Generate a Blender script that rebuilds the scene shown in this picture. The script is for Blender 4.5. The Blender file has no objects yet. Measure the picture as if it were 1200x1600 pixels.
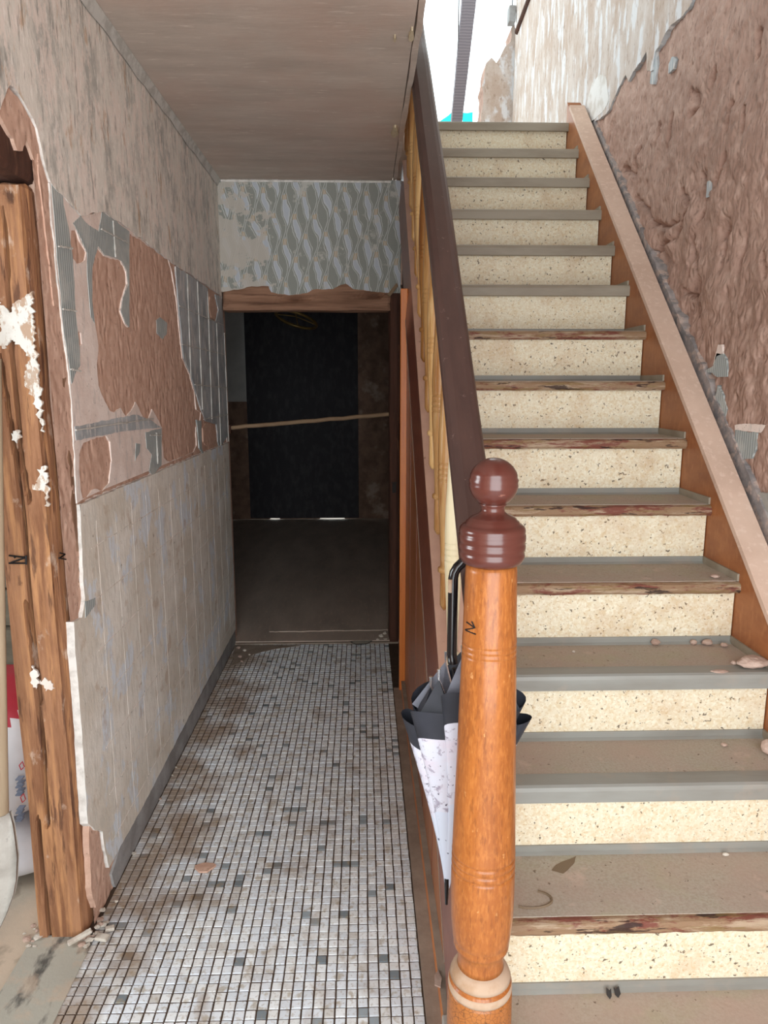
import bpy, bmesh, math, random
from mathutils import Vector, noise
from mathutils.geometry import tessellate_polygon

# ------------------------------------------------------------------ camera
FPX, EYE = 1110.0, 1.51
PITCH = math.atan(200 / FPX)
YAW = math.atan(32 * math.cos(PITCH) / FPX)
FW = Vector((math.sin(YAW) * math.cos(PITCH), math.cos(YAW) * math.cos(PITCH), -math.sin(PITCH)))
RT = Vector((math.cos(YAW), -math.sin(YAW), 0))
UP = RT.cross(FW)
CAM = Vector((0, 0, EYE))
SC = bpy.context.scene
COL = SC.collection
cd = bpy.data.cameras.new('camera')
cam = bpy.data.objects.new('camera', cd)
COL.objects.link(cam)
cd.sensor_fit = 'HORIZONTAL'
cd.sensor_width = 36
cd.lens = 36 * FPX / 1200
cd.clip_start = 0.02
cam.location = CAM
cam.rotation_euler = (math.pi / 2 - PITCH, 0, -YAW)
SC.camera = cam

# ------------------------------------------------------------------ world, daylight, exposure
SC.view_settings.view_transform = 'Standard'
SC.view_settings.look = 'None'
SC.view_settings.gamma = 1
SC.view_settings.use_curve_mapping = False
SC.view_settings.exposure = 0.27
SC.cycles.diffuse_bounces = 6
W = bpy.data.worlds.new('sky')
SC.world = W
W.use_nodes = True
bg = W.node_tree.nodes['Background']
bg.inputs[0].default_value = (0.86, 0.97, 1.0, 1)
bg.inputs[1].default_value = 2.2


def area(name, loc, rot, sx, sy, power, color=(1, 1, 1)):
    l = bpy.data.lights.new(name, 'AREA')
    l.shape = 'RECTANGLE'
    l.size, l.size_y, l.energy, l.color = sx, sy, power, color
    o = bpy.data.objects.new(name, l)
    COL.objects.link(o)
    o.location, o.rotation_euler = loc, rot
    return o


# daylight that comes in by the open house door behind the camera
area('door_daylight', (0.2, -0.72, 1.36), (math.radians(90), 0, 0), 1.8, 2.3, 56, (0.93, 0.97, 1.0))
# daylight of the side room's window
area('side_window_daylight', (-3.25, 1.2, 1.6), (0, math.radians(-90), 0), 1.2, 1.2, 40, (0.95, 0.98, 1.0))


# ------------------------------------------------------------------ helpers
def ray(x, y):
    return FW + RT * ((x - 600) / FPX) + UP * ((800 - y) / FPX)


def on_x(x, y, X):
    d = ray(x, y)
    return CAM + d * (X / d.x)


def on_y(x, y, Y):
    d = ray(x, y)
    return CAM + d * (Y / d.y)


def on_z(x, y, Z=0.0):
    d = ray(x, y)
    return CAM + d * ((Z - EYE) / d.z)


def s(r, g, b):
    def f(c):
        c /= 255.0
        return c / 12.92 if c <= 0.04045 else ((c + 0.055) / 1.055) ** 2.4
    return (f(r), f(g), f(b), 1)


MATS = {}


def mk(name, base, layers=(), rough=0.85, bump=0.0, bs=60, bst=(1, 1, 1), spec=0.3, metal=0.0, coat=0.0, bd=0.004, extra=None, ridged=False, vary=None):
    m = bpy.data.materials.new(name)
    m.use_nodes = True
    nt = m.node_tree
    N, L = nt.nodes, nt.links
    b = N['Principled BSDF']
    b.inputs['Roughness'].default_value = rough
    b.inputs['Specular IOR Level'].default_value = spec
    b.inputs['Metallic'].default_value = metal
    b.inputs['Coat Weight'].default_value = coat
    b.inputs['Coat Roughness'].default_value = 0.15
    geo = N.new('ShaderNodeNewGeometry')

    def vec(st, off):
        v = N.new('ShaderNodeVectorMath')
        v.operation = 'MULTIPLY_ADD'
        L.new(geo.outputs['Position'], v.inputs[0])
        v.inputs[1].default_value = st
        v.inputs[2].default_value = (off, off * 0.7, off * 1.3)
        return v.outputs[0]
    cur = None
    for i, l in enumerate(layers):
        k = l.get('k', 'noise')
        vv = vec(l.get('st', (1, 1, 1)), 3.7 * i + 1.1)
        if k == 'noise':
            t = N.new('ShaderNodeTexNoise')
            t.inputs['Scale'].default_value = l['s']
            t.inputs['Detail'].default_value = l.get('d', 4)
            t.inputs['Roughness'].default_value = l.get('r', 0.6)
            t.inputs['Distortion'].default_value = l.get('dis', 0)
            f = t.outputs[0]
        elif k == 'voro':
            t = N.new('ShaderNodeTexVoronoi')
            t.inputs['Scale'].default_value = l['s']
            f = t.outputs['Color'] if l.get('cell') else t.outputs['Distance']
        elif k == 'edge':
            t = N.new('ShaderNodeTexVoronoi')
            t.feature = 'DISTANCE_TO_EDGE'
            t.inputs['Scale'].default_value = l['s']
            f = t.outputs['Distance']
        else:
            t = N.new('ShaderNodeTexWave')
            t.bands_direction = l.get('dir', 'Z')
            t.inputs['Scale'].default_value = l['s']
            t.inputs['Distortion'].default_value = l.get('dis', 2)
            t.inputs['Detail'].default_value = l.get('d', 2)
            f = t.outputs['Fac']
        L.new(vv, t.inputs['Vector'])
        r = N.new('ShaderNodeMapRange')
        th, w = l.get('t', 0.5), l.get('w', 0.1)
        r.inputs['From Min'].default_value = th - w
        r.inputs['From Max'].default_value = th + w
        r.inputs['To Min'].default_value = 0 if not l.get('inv') else l.get('a', 1)
        r.inputs['To Max'].default_value = l.get('a', 1) if not l.get('inv') else 0
        L.new(f, r.inputs['Value'])
        x = N.new('ShaderNodeMix')
        x.data_type = 'RGBA'
        L.new(r.outputs[0], x.inputs['Factor'])
        if cur is None:
            x.inputs['A'].default_value = base
        else:
            L.new(cur, x.inputs['A'])
        x.inputs['B'].default_value = l['c']
        cur = x.outputs['Result']
    if vary:
        oi = N.new('ShaderNodeObjectInfo')
        x = N.new('ShaderNodeMix')
        x.data_type = 'RGBA'
        x.blend_type = 'MULTIPLY'
        L.new(oi.outputs['Random'], x.inputs['Factor'])
        L.new(cur, x.inputs['A'])
        x.inputs['B'].default_value = vary
        cur = x.outputs['Result']
    if extra:
        cur = extra(N, L, geo, cur, base)
    if cur is None:
        b.inputs['Base Color'].default_value = base
    else:
        L.new(cur, b.inputs['Base Color'])
    if bump:
        t = N.new('ShaderNodeTexNoise')
        if ridged:
            t.noise_type = 'RIDGED_MULTIFRACTAL'
            t.normalize = True
        t.inputs['Scale'].default_value = bs
        t.inputs['Detail'].default_value = 5
        t.inputs['Roughness'].default_value = 0.65
        L.new(vec(bst, 9.1), t.inputs['Vector'])
        bp = N.new('ShaderNodeBump')
        bp.inputs['Strength'].default_value = bump
        bp.invert = ridged
        bp.inputs['Distance'].default_value = bd
        L.new(t.outputs[0], bp.inputs['Height'])
        L.new(bp.outputs[0], b.inputs['Normal'])
    MATS[name] = m
    return m


def obj(name, verts, faces, mat, parent=None, smooth=False, kind=None, label=None, cat=None, group=None, mids=None):
    me = bpy.data.meshes.new(name)
    me.from_pydata([tuple(v) for v in verts], [], faces)
    for m in (mat if isinstance(mat, (list, tuple)) else [mat]):
        me.materials.append(MATS[m])
    if mids:
        me.polygons.foreach_set('material_index', mids)
    if smooth:
        me.polygons.foreach_set('use_smooth', [True] * len(me.polygons))
    me.update()
    o = bpy.data.objects.new(name, me)
    COL.objects.link(o)
    if parent:
        o.parent = parent
    tag(o, label, cat, group, kind)
    return o


def tag(o, label=None, cat=None, group=None, kind=None):
    for k, v in (('label', label), ('category', cat), ('group', group), ('kind', kind)):
        if v:
            o[k] = v
    return o


def thing(name, label, cat, group=None, loc=(0, 0, 0)):
    o = bpy.data.objects.new(name, None)
    o.empty_display_size = 0.05
    o.location = loc
    COL.objects.link(o)
    return tag(o, label, cat, group)


class MB:
    def __init__(self):
        self.v, self.f, self.m = [], [], []

    def add(self, v, f, mi=0):
        n = len(self.v)
        self.v += [tuple(p) for p in v]
        self.f += [tuple(i + n for i in q) for q in f]
        self.m += [mi] * len(f)
        return self

    def box(self, x0, x1, y0, y1, z0, z1, bev=0.0, mi=0):
        if bev <= 0:
            v = [(x, y, z) for z in (z0, z1) for y in (y0, y1) for x in (x0, x1)]
            return self.add(v, [(0, 2, 3, 1), (4, 5, 7, 6), (0, 1, 5, 4), (2, 6, 7, 3), (0, 4, 6, 2), (1, 3, 7, 5)], mi)
        bm = bmesh.new()
        bmesh.ops.create_cube(bm, size=1)
        for p in bm.verts:
            p.co = Vector(((x0 + x1) / 2 + p.co.x * (x1 - x0), (y0 + y1) / 2 + p.co.y * (y1 - y0), (z0 + z1) / 2 + p.co.z * (z1 - z0)))
        bmesh.ops.bevel(bm, geom=bm.edges[:], offset=bev, segments=2, affect='EDGES', profile=0.5)
        bm.verts.index_update()
        self.add([p.co.copy() for p in bm.verts], [[q.index for q in f.verts] for f in bm.faces], mi)
        bm.free()
        return self

    def prism(self, poly, axis, a, b, mi=0):
        """poly: 2D outline; axis 'x' -> (y,z), 'y' -> (x,z), 'z' -> (x,y)"""
        def p3(q, t):
            return {'x': (t, q[0], q[1]), 'y': (q[0], t, q[1]), 'z': (q[0], q[1], t)}[axis]
        n = len(poly)
        v = [p3(q, a) for q in poly] + [p3(q, b) for q in poly]
        f = [tuple(range(n))[::-1], tuple(range(n, 2 * n))] + [(i, (i + 1) % n, n + (i + 1) % n, n + i) for i in range(n)]
        return self.add(v, f, mi)

    def tube(self, pts, r, n=10, cap=True, mi=0, up=(0.31, 0.17, 0.93)):
        pts = [Vector(p) for p in pts]
        rs = r if isinstance(r, (list, tuple)) else [r] * len(pts)
        v, f = [], []
        up0 = Vector(up)
        for i, p in enumerate(pts):
            t = (pts[min(i + 1, len(pts) - 1)] - pts[max(i - 1, 0)]).normalized()
            u = up0 if abs(t.dot(up0)) < 0.95 else Vector((1, 0, 0))
            a = t.cross(u).normalized()
            b = t.cross(a)
            for k in range(n):
                g = 2 * math.pi * k / n
                v.append(p + (a * math.cos(g) + b * math.sin(g)) * rs[i])
        for i in range(len(pts) - 1):
            for k in range(n):
                f.append((i * n + k, i * n + (k + 1) % n, (i + 1) * n + (k + 1) % n, (i + 1) * n + k))
        if cap:
            f.append(tuple(range(n)))
            f.append(tuple(range((len(pts) - 1) * n, len(pts) * n))[::-1])
        return self.add(v, f, mi)

    def lathe(self, prof, c=(0, 0), n=32, mi=0):
        v, f = [], []
        for z, r in prof:
            for k in range(n):
                g = 2 * math.pi * k / n
                v.append((c[0] + r * math.cos(g), c[1] + r * math.sin(g), z))
        for i in range(len(prof) - 1):
            for k in range(n):
                f.append((i * n + k, i * n + (k + 1) % n, (i + 1) * n + (k + 1) % n, (i + 1) * n + k))
        f.append(tuple(range(n))[::-1])
        f.append(tuple(range((len(prof) - 1) * n, len(prof) * n)))
        return self.add(v, f, mi)

    def make(self, name, mat, parent=None, smooth=False, **k):
        return obj(name, self.v, self.f, mat, parent, smooth, mids=self.m if isinstance(mat, (list, tuple)) else None, **k)


def rough_loop(loop, amp=0.006, step=0.02, seed=0, freq=31):
    out = []
    n = len(loop)
    for i in range(n):
        a, b = Vector(loop[i]), Vector(loop[(i + 1) % n])
        d = (b - a).length
        k = max(1, int(d / step))
        nn = Vector((-(b - a).y, (b - a).x)).normalized() if d > 1e-6 else Vector((0, 0))
        for j in range(k):
            p = a.lerp(b, j / k)
            q = Vector((p.x * freq + seed, p.y * freq, seed * 1.7))
            w = noise.noise(q) + 0.5 * noise.noise(q * 2.7)
            out.append(p + nn * (amp * w) + (Vector((noise.noise(q * 1.3 + Vector((5, 5, 5))), 0)) * amp * 0.3))
    return out


def sheet(name, loops, axis, back, front, mats, parent, amp=0.006, step=0.02, seed=0, rough=True, freq=31, **k):
    """a layer of plaster (outline + holes in plane coordinates) with real thickness; mats = (face, broken edge)"""
    if rough:
        loops = [rough_loop(l, amp, step, seed + i, freq) for i, l in enumerate(loops)]
    else:
        loops = [[Vector(p) for p in l] for l in loops]

    def p3(q, t):
        return (t, q[0], q[1]) if axis == 'x' else ((q[0], t, q[1]) if axis == 'y' else (q[0], q[1], t))
    flat = [p for l in loops for p in l]
    tris = tessellate_polygon([[Vector((p[0], p[1], 0)) for p in l] for l in loops])
    n = len(flat)
    v = [p3(p, front) for p in flat] + [p3(p, back) for p in flat]
    f, mi = [], []
    want = 1 if front > back else -1
    for t in tris:
        a, b, c = (Vector(v[i]) for i in t)
        nn = (b - a).cross(c - a)
        comp = nn.x if axis == 'x' else (nn.y if axis == 'y' else nn.z)
        t = tuple(t) if comp * want > 0 else tuple(t)[::-1]
        f.append(t)
        mi.append(0)
    o = 0
    for l in loops:
        m = len(l)
        for i in range(m):
            f.append((o + i, o + (i + 1) % m, n + o + (i + 1) % m, n + o + i))
            mi.append(1 if o == 0 or len(mats) < 3 else 2)
        o += m
    return obj(name, v, f, list(mats), parent, mids=mi, **k)


def pxl(pts, fn, plane, ax):
    """photo outline -> coordinates in a real plane of the building"""
    out = []
    for q in pts:
        p = fn(q[0], q[1], plane)
        out.append((p.y, p.z) if ax == 'x' else ((p.x, p.z) if ax == 'y' else (p.x, p.y)))
    return out


def fbm(p, o=4):
    return noise.fractal(p, 0.6, 2.1, o)


def dseg(px, py, a, b):
    ax, ay, bx, by = a[0], a[1], b[0], b[1]
    dx, dy = bx - ax, by - ay
    t = max(0, min(1, ((px - ax) * dx + (py - ay) * dy) / (dx * dx + dy * dy + 1e-12)))
    return math.hypot(px - ax - t * dx, py - ay - t * dy)


# ------------------------------------------------------------------ materials
mk('plaster_old', s(232, 226, 216), [
    dict(c=s(182, 180, 173), s=6, st=(1, 1.3, 0.7), t=0.53, w=0.07, a=0.9, d=8, r=0.72),
    dict(c=s(240, 227, 217), s=10, st=(1, 1.6, 0.9), t=0.53, w=0.04, a=0.85, d=8, r=0.75),
    dict(c=s(250, 244, 236), s=30, st=(1, 1.8, 0.7), t=0.59, w=0.03, a=0.6, d=6),
    dict(c=s(190, 150, 106), s=11, st=(1, 1.6, 0.6), t=0.645, w=0.03, a=0.6, d=6),
    dict(c=s(134, 129, 121), s=26, st=(1, 2.4, 0.45), t=0.62, w=0.04, a=0.65, d=6)],
   bump=0.4, bs=40, bst=(1, 1.6, 0.7))
mk('plaster_pink', s(240, 226, 217), [
    dict(c=s(222, 203, 192), s=8, t=0.52, w=0.10, a=0.8, d=6),
    dict(c=s(198, 190, 184), s=22, st=(1, 2, 0.5), t=0.60, w=0.04, a=0.6),
    dict(c=s(156, 132, 120), s=60, t=0.67, w=0.04, a=0.6)], bump=0.3, bs=60)
mk('plaster_white', s(232, 228, 222), [dict(c=s(190, 184, 176), s=30, t=0.55, w=0.1, a=0.7)], bump=0.3)
mk('plaster_patch_white', s(222, 218, 214), [dict(c=s(196, 186, 176), s=12, t=0.54, w=0.06, a=0.7, d=6)], bump=0.3)
mk('clay_left', s(208, 172, 152), [
    dict(c=s(188, 150, 130), s=14, st=(1, 1, 0.8), t=0.52, w=0.15, a=0.7, d=6),
    dict(c=s(222, 190, 170), s=40, t=0.58, w=0.1, a=0.6),
    dict(c=s(132, 100, 84), s=60, st=(1, 1.5, 0.7), t=0.64, w=0.03, a=0.7)], bump=0.9, bs=26, bst=(1, 1.3, 0.8), bd=0.006, ridged=True)
mk('clay_right', s(182, 150, 135), [
    dict(c=s(158, 126, 111), s=5, t=0.5, w=0.12, a=0.8, d=6),
    dict(c=s(198, 168, 153), s=18, t=0.56, w=0.10, a=0.7),
    dict(c=s(126, 98, 86), s=55, st=(1, 1.8, 0.6), t=0.61, w=0.05, a=0.6),
    dict(c=s(104, 78, 68), s=26, st=(1, 2.6, 0.5), t=0.66, w=0.03, a=0.6)], bump=1.0, bs=34, bst=(1, 1.4, 0.85), bd=0.009, ridged=True)
mk('cement_comb', s(180, 186, 184), [
    dict(c=s(134, 141, 140), k='wave', s=24, dir='Y', dis=0.8, t=0.5, w=0.25, a=0.85),
    dict(c=s(204, 204, 198), s=12, t=0.58, w=0.08, a=0.4)], bump=0.4, bs=110, bst=(1, 1, 0.1))
mk('cement_bed', s(184, 188, 190), [
    dict(c=s(150, 154, 156), s=8, t=0.5, w=0.10, a=0.8, d=6),
    dict(c=s(220, 214, 208), s=20, st=(1, 2.5, 0.5), t=0.58, w=0.04, a=0.75)], bump=0.3, bs=70)
mk('cement_line', s(204, 201, 194), [dict(c=s(172, 168, 160), s=22, t=0.54, w=0.08, a=0.8, d=6)], bump=0.15)
mk('tile_bed', s(236, 232, 223), [
    dict(c=s(212, 203, 188), s=4, t=0.5, w=0.12, a=0.85, d=6),
    dict(c=s(220, 229, 238), s=6, st=(1, 1.3, 0.85), t=0.57, w=0.025, a=0.85, d=4),
    dict(c=s(200, 195, 184), s=30, st=(1, 2.4, 0.5), t=0.56, w=0.08, a=0.6),
    dict(c=s(182, 158, 134), s=9, t=0.63, w=0.04, a=0.5),
    dict(c=s(144, 136, 120), s=34, t=0.69, w=0.02, a=0.7)], bump=0.35, bs=45, bst=(1, 1.6, 0.7))
mk('skirting_cement', s(166, 166, 166), [
    dict(c=s(128, 125, 122), s=10, t=0.5, w=0.15, a=0.8, d=6),
    dict(c=s(206, 176, 156), s=14, t=0.68, w=0.03, a=0.8)], bump=0.5, bs=50)
mk('ceiling_paint', s(206, 192, 180), [
    dict(c=s(178, 164, 152), s=4, st=(0.6, 2.4, 1), t=0.5, w=0.2, a=0.9, d=6),
    dict(c=s(192, 162, 146), s=2.2, t=0.56, w=0.1, a=0.5),
    dict(c=s(226, 214, 202), s=30, st=(0.4, 2.5, 1), t=0.66, w=0.05, a=0.6)], bump=0.2, bs=30, bst=(0.4, 2.4, 1))
mk('timber_old', s(168, 122, 90), [
    dict(c=s(126, 84, 58), s=4, st=(5, 5, 0.5), t=0.5, w=0.10, a=0.9, d=8, r=0.7),
    dict(c=s(194, 142, 98), s=7, st=(7, 7, 0.6), t=0.56, w=0.08, a=0.75, d=6),
    dict(c=s(90, 60, 46), s=12, st=(4, 4, 0.4), t=0.61, w=0.03, a=0.8, d=6),
    dict(c=s(70, 46, 36), s=7, st=(1.6, 1.6, 1.0), t=0.68, w=0.03, a=0.8, d=6),
    dict(c=s(210, 186, 166), s=14, st=(1.4, 1.4, 0.8), t=0.65, w=0.04, a=0.65, d=6)], bump=0.7, bs=18, bst=(5, 5, 0.6), rough=0.85, bd=0.006)
mk('timber_side', s(150, 116, 92), [
    dict(c=s(112, 80, 60), s=4, st=(5, 5, 0.45), t=0.5, w=0.12, a=0.85, d=6),
    dict(c=s(182, 150, 126), s=10, st=(3, 3, 0.5), t=0.58, w=0.08, a=0.7)], bump=0.6, bs=20, bst=(6, 6, 0.5))
mk('timber_beam', s(158, 120, 97), [
    dict(c=s(116, 84, 65), s=5, st=(0.5, 4, 6), t=0.5, w=0.12, a=0.85, d=7),
    dict(c=s(84, 58, 44), s=12, st=(0.3, 5, 6), t=0.61, w=0.04, a=0.7, d=6)], bump=0.6, bs=20, bst=(0.5, 6, 6))
mk('timber_dark', s(86, 56, 44), [
    dict(c=s(58, 38, 30), s=5, st=(6, 6, 0.4), t=0.5, w=0.15, a=0.85, d=6),
    dict(c=s(120, 84, 64), s=14, st=(3, 3, 0.5), t=0.66, w=0.05, a=0.6)], bump=0.4, bs=20, bst=(6, 6, 0.5))
mk('paint_worn', s(226, 222, 214), [
    dict(c=s(176, 140, 110), s=34, st=(1.6, 1.6, 0.8), t=0.52, w=0.03, a=0.85, d=7, r=0.7),
    dict(c=s(196, 188, 178), s=14, t=0.55, w=0.08, a=0.6)], bump=0.2, bs=60)
mk('black_ink', s(26, 22, 22), rough=0.6)
mk('orange_trim', s(222, 136, 66), [dict(c=s(190, 100, 46), s=6, st=(6, 6, 0.5), t=0.5, w=0.2, a=0.7)], rough=0.35, coat=0.3)
mk('veneer', s(172, 108, 66), [
    dict(c=s(136, 80, 48), s=3, st=(1, 9, 0.25), t=0.5, w=0.15, a=0.8, d=6, dis=0.6),
    dict(c=s(190, 126, 80), s=10, st=(1, 12, 0.25), t=0.58, w=0.1, a=0.5)], rough=0.4, coat=0.15)
mk('moulding_brown', s(134, 82, 64), [dict(c=s(106, 62, 50), s=8, st=(3, 2, 2), t=0.5, w=0.2, a=0.8)], rough=0.35, coat=0.2)
mk('string_paint', s(204, 168, 148), [
    dict(c=s(186, 150, 132), s=9, t=0.5, w=0.15, a=0.7, d=6),
    dict(c=s(140, 104, 86), s=40, t=0.69, w=0.04, a=0.7)], rough=0.6, bump=0.1)
mk('string_varnish', s(164, 104, 62), [
    dict(c=s(136, 80, 48), s=5, st=(1, 1, 2.5), t=0.5, w=0.15, a=0.85, d=6),
    dict(c=s(180, 120, 76), s=18, st=(1, 3, 1), t=0.6, w=0.08, a=0.5)], rough=0.5, coat=0.1)
mk('cap_dust', s(216, 188, 169), [
    dict(c=s(196, 166, 147), s=6, t=0.5, w=0.15, a=0.7, d=6),
    dict(c=s(226, 202, 186), s=50, t=0.60, w=0.06, a=0.6)], rough=0.8, bump=0.1)
mk('riser_lino', s(222, 211, 186), [
    dict(c=s(212, 190, 152), s=75, t=0.54, w=0.08, a=0.65, d=3),
    dict(c=s(234, 227, 207), s=120, t=0.57, w=0.06, a=0.7, d=2),
    dict(c=s(184, 150, 108), s=140, st=(1, 1, 1.2), t=0.63, w=0.04, a=0.55, d=2),
    dict(c=s(84, 68, 52), s=80, t=0.665, w=0.018, a=0.85, d=2),
    dict(c=s(178, 134, 90), s=6, t=0.62, w=0.1, a=0.4)], rough=0.55, bump=0.08, bs=90)
mk('tread_lino', s(174, 166, 153), [
    dict(c=s(154, 142, 124), s=170, t=0.52, w=0.10, a=0.6, d=3),
    dict(c=s(176, 154, 142), s=4, t=0.52, w=0.14, a=0.8, d=6),
    dict(c=s(166, 164, 134), s=9, st=(0.7, 1, 1), t=0.60, w=0.08, a=0.4, d=7),
    dict(c=s(202, 178, 166), s=16, t=0.64, w=0.05, a=0.5, d=7),
    dict(c=s(96, 78, 64), s=75, t=0.68, w=0.02, a=0.8)], rough=0.75, bump=0.2, bs=100)
mk('pvc_grey', s(146, 146, 140), [
    dict(c=s(126, 122, 114), s=5, st=(0.5, 2, 2), t=0.52, w=0.12, a=0.7),
    dict(c=s(160, 146, 132), s=12, t=0.62, w=0.08, a=0.5)], rough=0.45, spec=0.4)
mk('pvc_dusty', s(150, 140, 124), [
    dict(c=s(128, 116, 100), s=6, st=(0.5, 2, 2), t=0.52, w=0.12, a=0.7)], rough=0.5, spec=0.4)
mk('nosing_wood', s(140, 112, 86), [
    dict(c=s(112, 58, 48), s=9, st=(0.8, 2.5, 2.5), t=0.53, w=0.03, a=0.9, d=6, r=0.7),
    dict(c=s(174, 154, 130), s=11, st=(0.5, 3, 5), t=0.55, w=0.04, a=0.8, d=8, r=0.75),
    dict(c=s(50, 32, 28), s=14, st=(0.6, 3, 4), t=0.61, w=0.015, a=0.9, d=5),
    dict(c=s(128, 106, 66), s=16, st=(0.5, 2, 4), t=0.60, w=0.03, a=0.6)], rough=0.6, bump=0.7, bs=25, bst=(0.6, 3, 4))
mk('newel_wood', s(162, 96, 42), [
    dict(c=s(134, 74, 30), s=6, st=(6, 6, 0.8), t=0.5, w=0.18, a=0.8, d=6),
    dict(c=s(182, 116, 58), s=110, st=(2.0, 2.0, 0.5), t=0.56, w=0.08, a=0.5),
    dict(c=s(222, 172, 114), s=70, st=(1, 1, 0.7), t=0.70, w=0.02, a=0.4),
    dict(c=s(106, 56, 24), s=90, st=(2, 2, 0.4), t=0.60, w=0.06, a=0.45)], rough=0.38, coat=0.25, bump=0.1, bs=60)
mk('newel_crackle', s(164, 102, 48), [
    dict(c=s(150, 88, 38), s=6, st=(6, 6, 0.8), t=0.5, w=0.2, a=0.8, d=6),
    dict(c=s(46, 30, 20), k='edge', s=110, t=0.03, w=0.025, a=0.7, inv=True)], rough=0.45, coat=0.2, bump=0.2, bs=60)
mk('newel_groove', s(140, 72, 26), rough=0.4)
mk('newel_dust', s(176, 152, 130), [dict(c=s(150, 112, 76), s=20, t=0.58, w=0.1, a=0.6)], rough=0.9)
mk('cap_brown', s(88, 46, 38), [
    dict(c=s(78, 38, 32), s=7, t=0.5, w=0.2, a=0.7),
    dict(c=s(150, 100, 84), s=40, st=(1, 1, 3), t=0.72, w=0.02, a=0.6)], rough=0.28, coat=0.5)
mk('rail_brown', s(82, 60, 54), [
    dict(c=s(64, 47, 44), s=6, st=(4, 1, 1), t=0.5, w=0.2, a=0.7),
    dict(c=s(140, 118, 110), s=50, t=0.69, w=0.03, a=0.6)], rough=0.42, coat=0.1)
mk('baluster_pine', s(222, 184, 126), [
    dict(c=s(176, 124, 66), s=5, st=(7, 7, 0.6), t=0.5, w=0.10, a=0.85, d=6),
    dict(c=s(236, 212, 162), s=12, st=(8, 8, 0.5), t=0.6, w=0.1, a=0.6)], rough=0.4, coat=0.2, vary=s(176, 150, 118))
mk('baluster_cream', s(216, 204, 172), [dict(c=s(196, 178, 138), s=6, st=(5, 5, 0.6), t=0.55, w=0.15, a=0.6)], rough=0.45)
mk('floor_grout', s(84, 68, 56), [dict(c=s(66, 50, 40), s=30, t=0.5, w=0.2, a=0.7)], bump=0.4)
mk('dusty_ledge', s(158, 144, 130), [dict(c=s(128, 114, 102), s=12, t=0.5, w=0.15, a=0.8, d=6)], bump=0.3)
mk('concrete_floor', s(198, 180, 160), [
    dict(c=s(176, 168, 154), s=3, t=0.5, w=0.1, a=0.9, d=6),
    dict(c=s(130, 120, 106), s=9, t=0.62, w=0.06, a=0.7)], bump=0.3, bs=40)
mk('threshold_dark', s(172, 168, 156), [dict(c=s(64, 62, 60), s=9, st=(2.0, 0.8, 1), t=0.60, w=0.06, a=0.85, d=6), dict(c=s(190, 170, 150), s=14, t=0.56, w=0.06, a=0.6)], bump=0.3)
mk('board_floor', s(196, 180, 166), [
    dict(c=s(164, 150, 138), s=4, st=(2, 0.6, 1), t=0.5, w=0.2, a=0.8, d=6),
    dict(c=s(210, 188, 170), s=20, st=(3, 0.6, 1), t=0.62, w=0.06, a=0.5)], bump=0.15)
mk('room_grey', s(196, 192, 186), [dict(c=s(160, 156, 150), s=4, t=0.5, w=0.2, a=0.7)], bump=0.2)
mk('room_brown', s(146, 116, 98), [
    dict(c=s(104, 80, 66), s=6, t=0.5, w=0.12, a=0.85, d=6),
    dict(c=s(186, 166, 150), s=5, t=0.62, w=0.05, a=0.6)], bump=0.5, bs=40)
mk('black_board', s(56, 53, 57), [
    dict(c=s(88, 85, 86), s=14, st=(1.4, 1, 0.7), t=0.58, w=0.12, a=0.5, d=8)], rough=0.7, bump=0.2)
mk('pole_wood', s(150, 126, 100), [dict(c=s(122, 98, 76), s=10, t=0.5, w=0.2, a=0.7)])
mk('brass', s(150, 122, 70), [dict(c=s(110, 90, 54), s=14, t=0.5, w=0.2, a=0.7)], rough=0.4, metal=0.4)
mk('umbrella_white', s(198, 200, 212), [
    dict(c=s(198, 184, 196), s=18, t=0.56, w=0.1, a=0.6),
    dict(c=s(120, 108, 128), s=70, t=0.60, w=0.04, a=0.7, d=5),
    dict(c=s(60, 56, 74), s=110, t=0.68, w=0.02, a=0.9, d=2)], rough=0.6, spec=0.3)
mk('umbrella_plain', s(192, 200, 214), [
    dict(c=s(190, 200, 218), s=8, t=0.5, w=0.2, a=0.6),
    dict(c=s(70, 72, 92), s=75, t=0.74, w=0.02, a=0.9, d=1)], rough=0.6, spec=0.3)
mk('umbrella_black', s(52, 54, 62), [dict(c=s(34, 36, 42), s=14, t=0.5, w=0.2, a=0.7)], rough=0.5)
mk('umbrella_grey', s(120, 124, 136), [dict(c=s(90, 94, 106), s=30, t=0.55, w=0.1, a=0.7)], rough=0.6)
mk('black_gloss', s(22, 20, 22), rough=0.2, spec=0.5)
mk('steel', s(200, 200, 204), rough=0.25, metal=0.9)
mk('clay_lump', s(192, 168, 154), [dict(c=s(166, 138, 124), s=30, t=0.5, w=0.15, a=0.8)], bump=0.5, bs=90)
mk('stone_bit', s(206, 198, 186), [dict(c=s(170, 156, 142), s=40, t=0.55, w=0.1, a=0.7)], bump=0.4, bs=90)
mk('leaf_dark', s(52, 48, 46), rough=0.9)
mk('foam_flake', s(198, 184, 156), [dict(c=s(170, 156, 128), s=40, t=0.55, w=0.1, a=0.7)], bump=0.4)
mk('bag_white', s(214, 214, 218), [dict(c=s(190, 192, 200), s=8, t=0.5, w=0.2, a=0.6)], rough=0.5, bump=0.2, bs=20)
mk('bag_red', s(176, 52, 66), [dict(c=s(150, 40, 54), s=8, t=0.5, w=0.2, a=0.6)], rough=0.5)
mk('print_grey', s(120, 128, 146), rough=0.6)
mk('print_red', s(184, 60, 70), rough=0.6)
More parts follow.
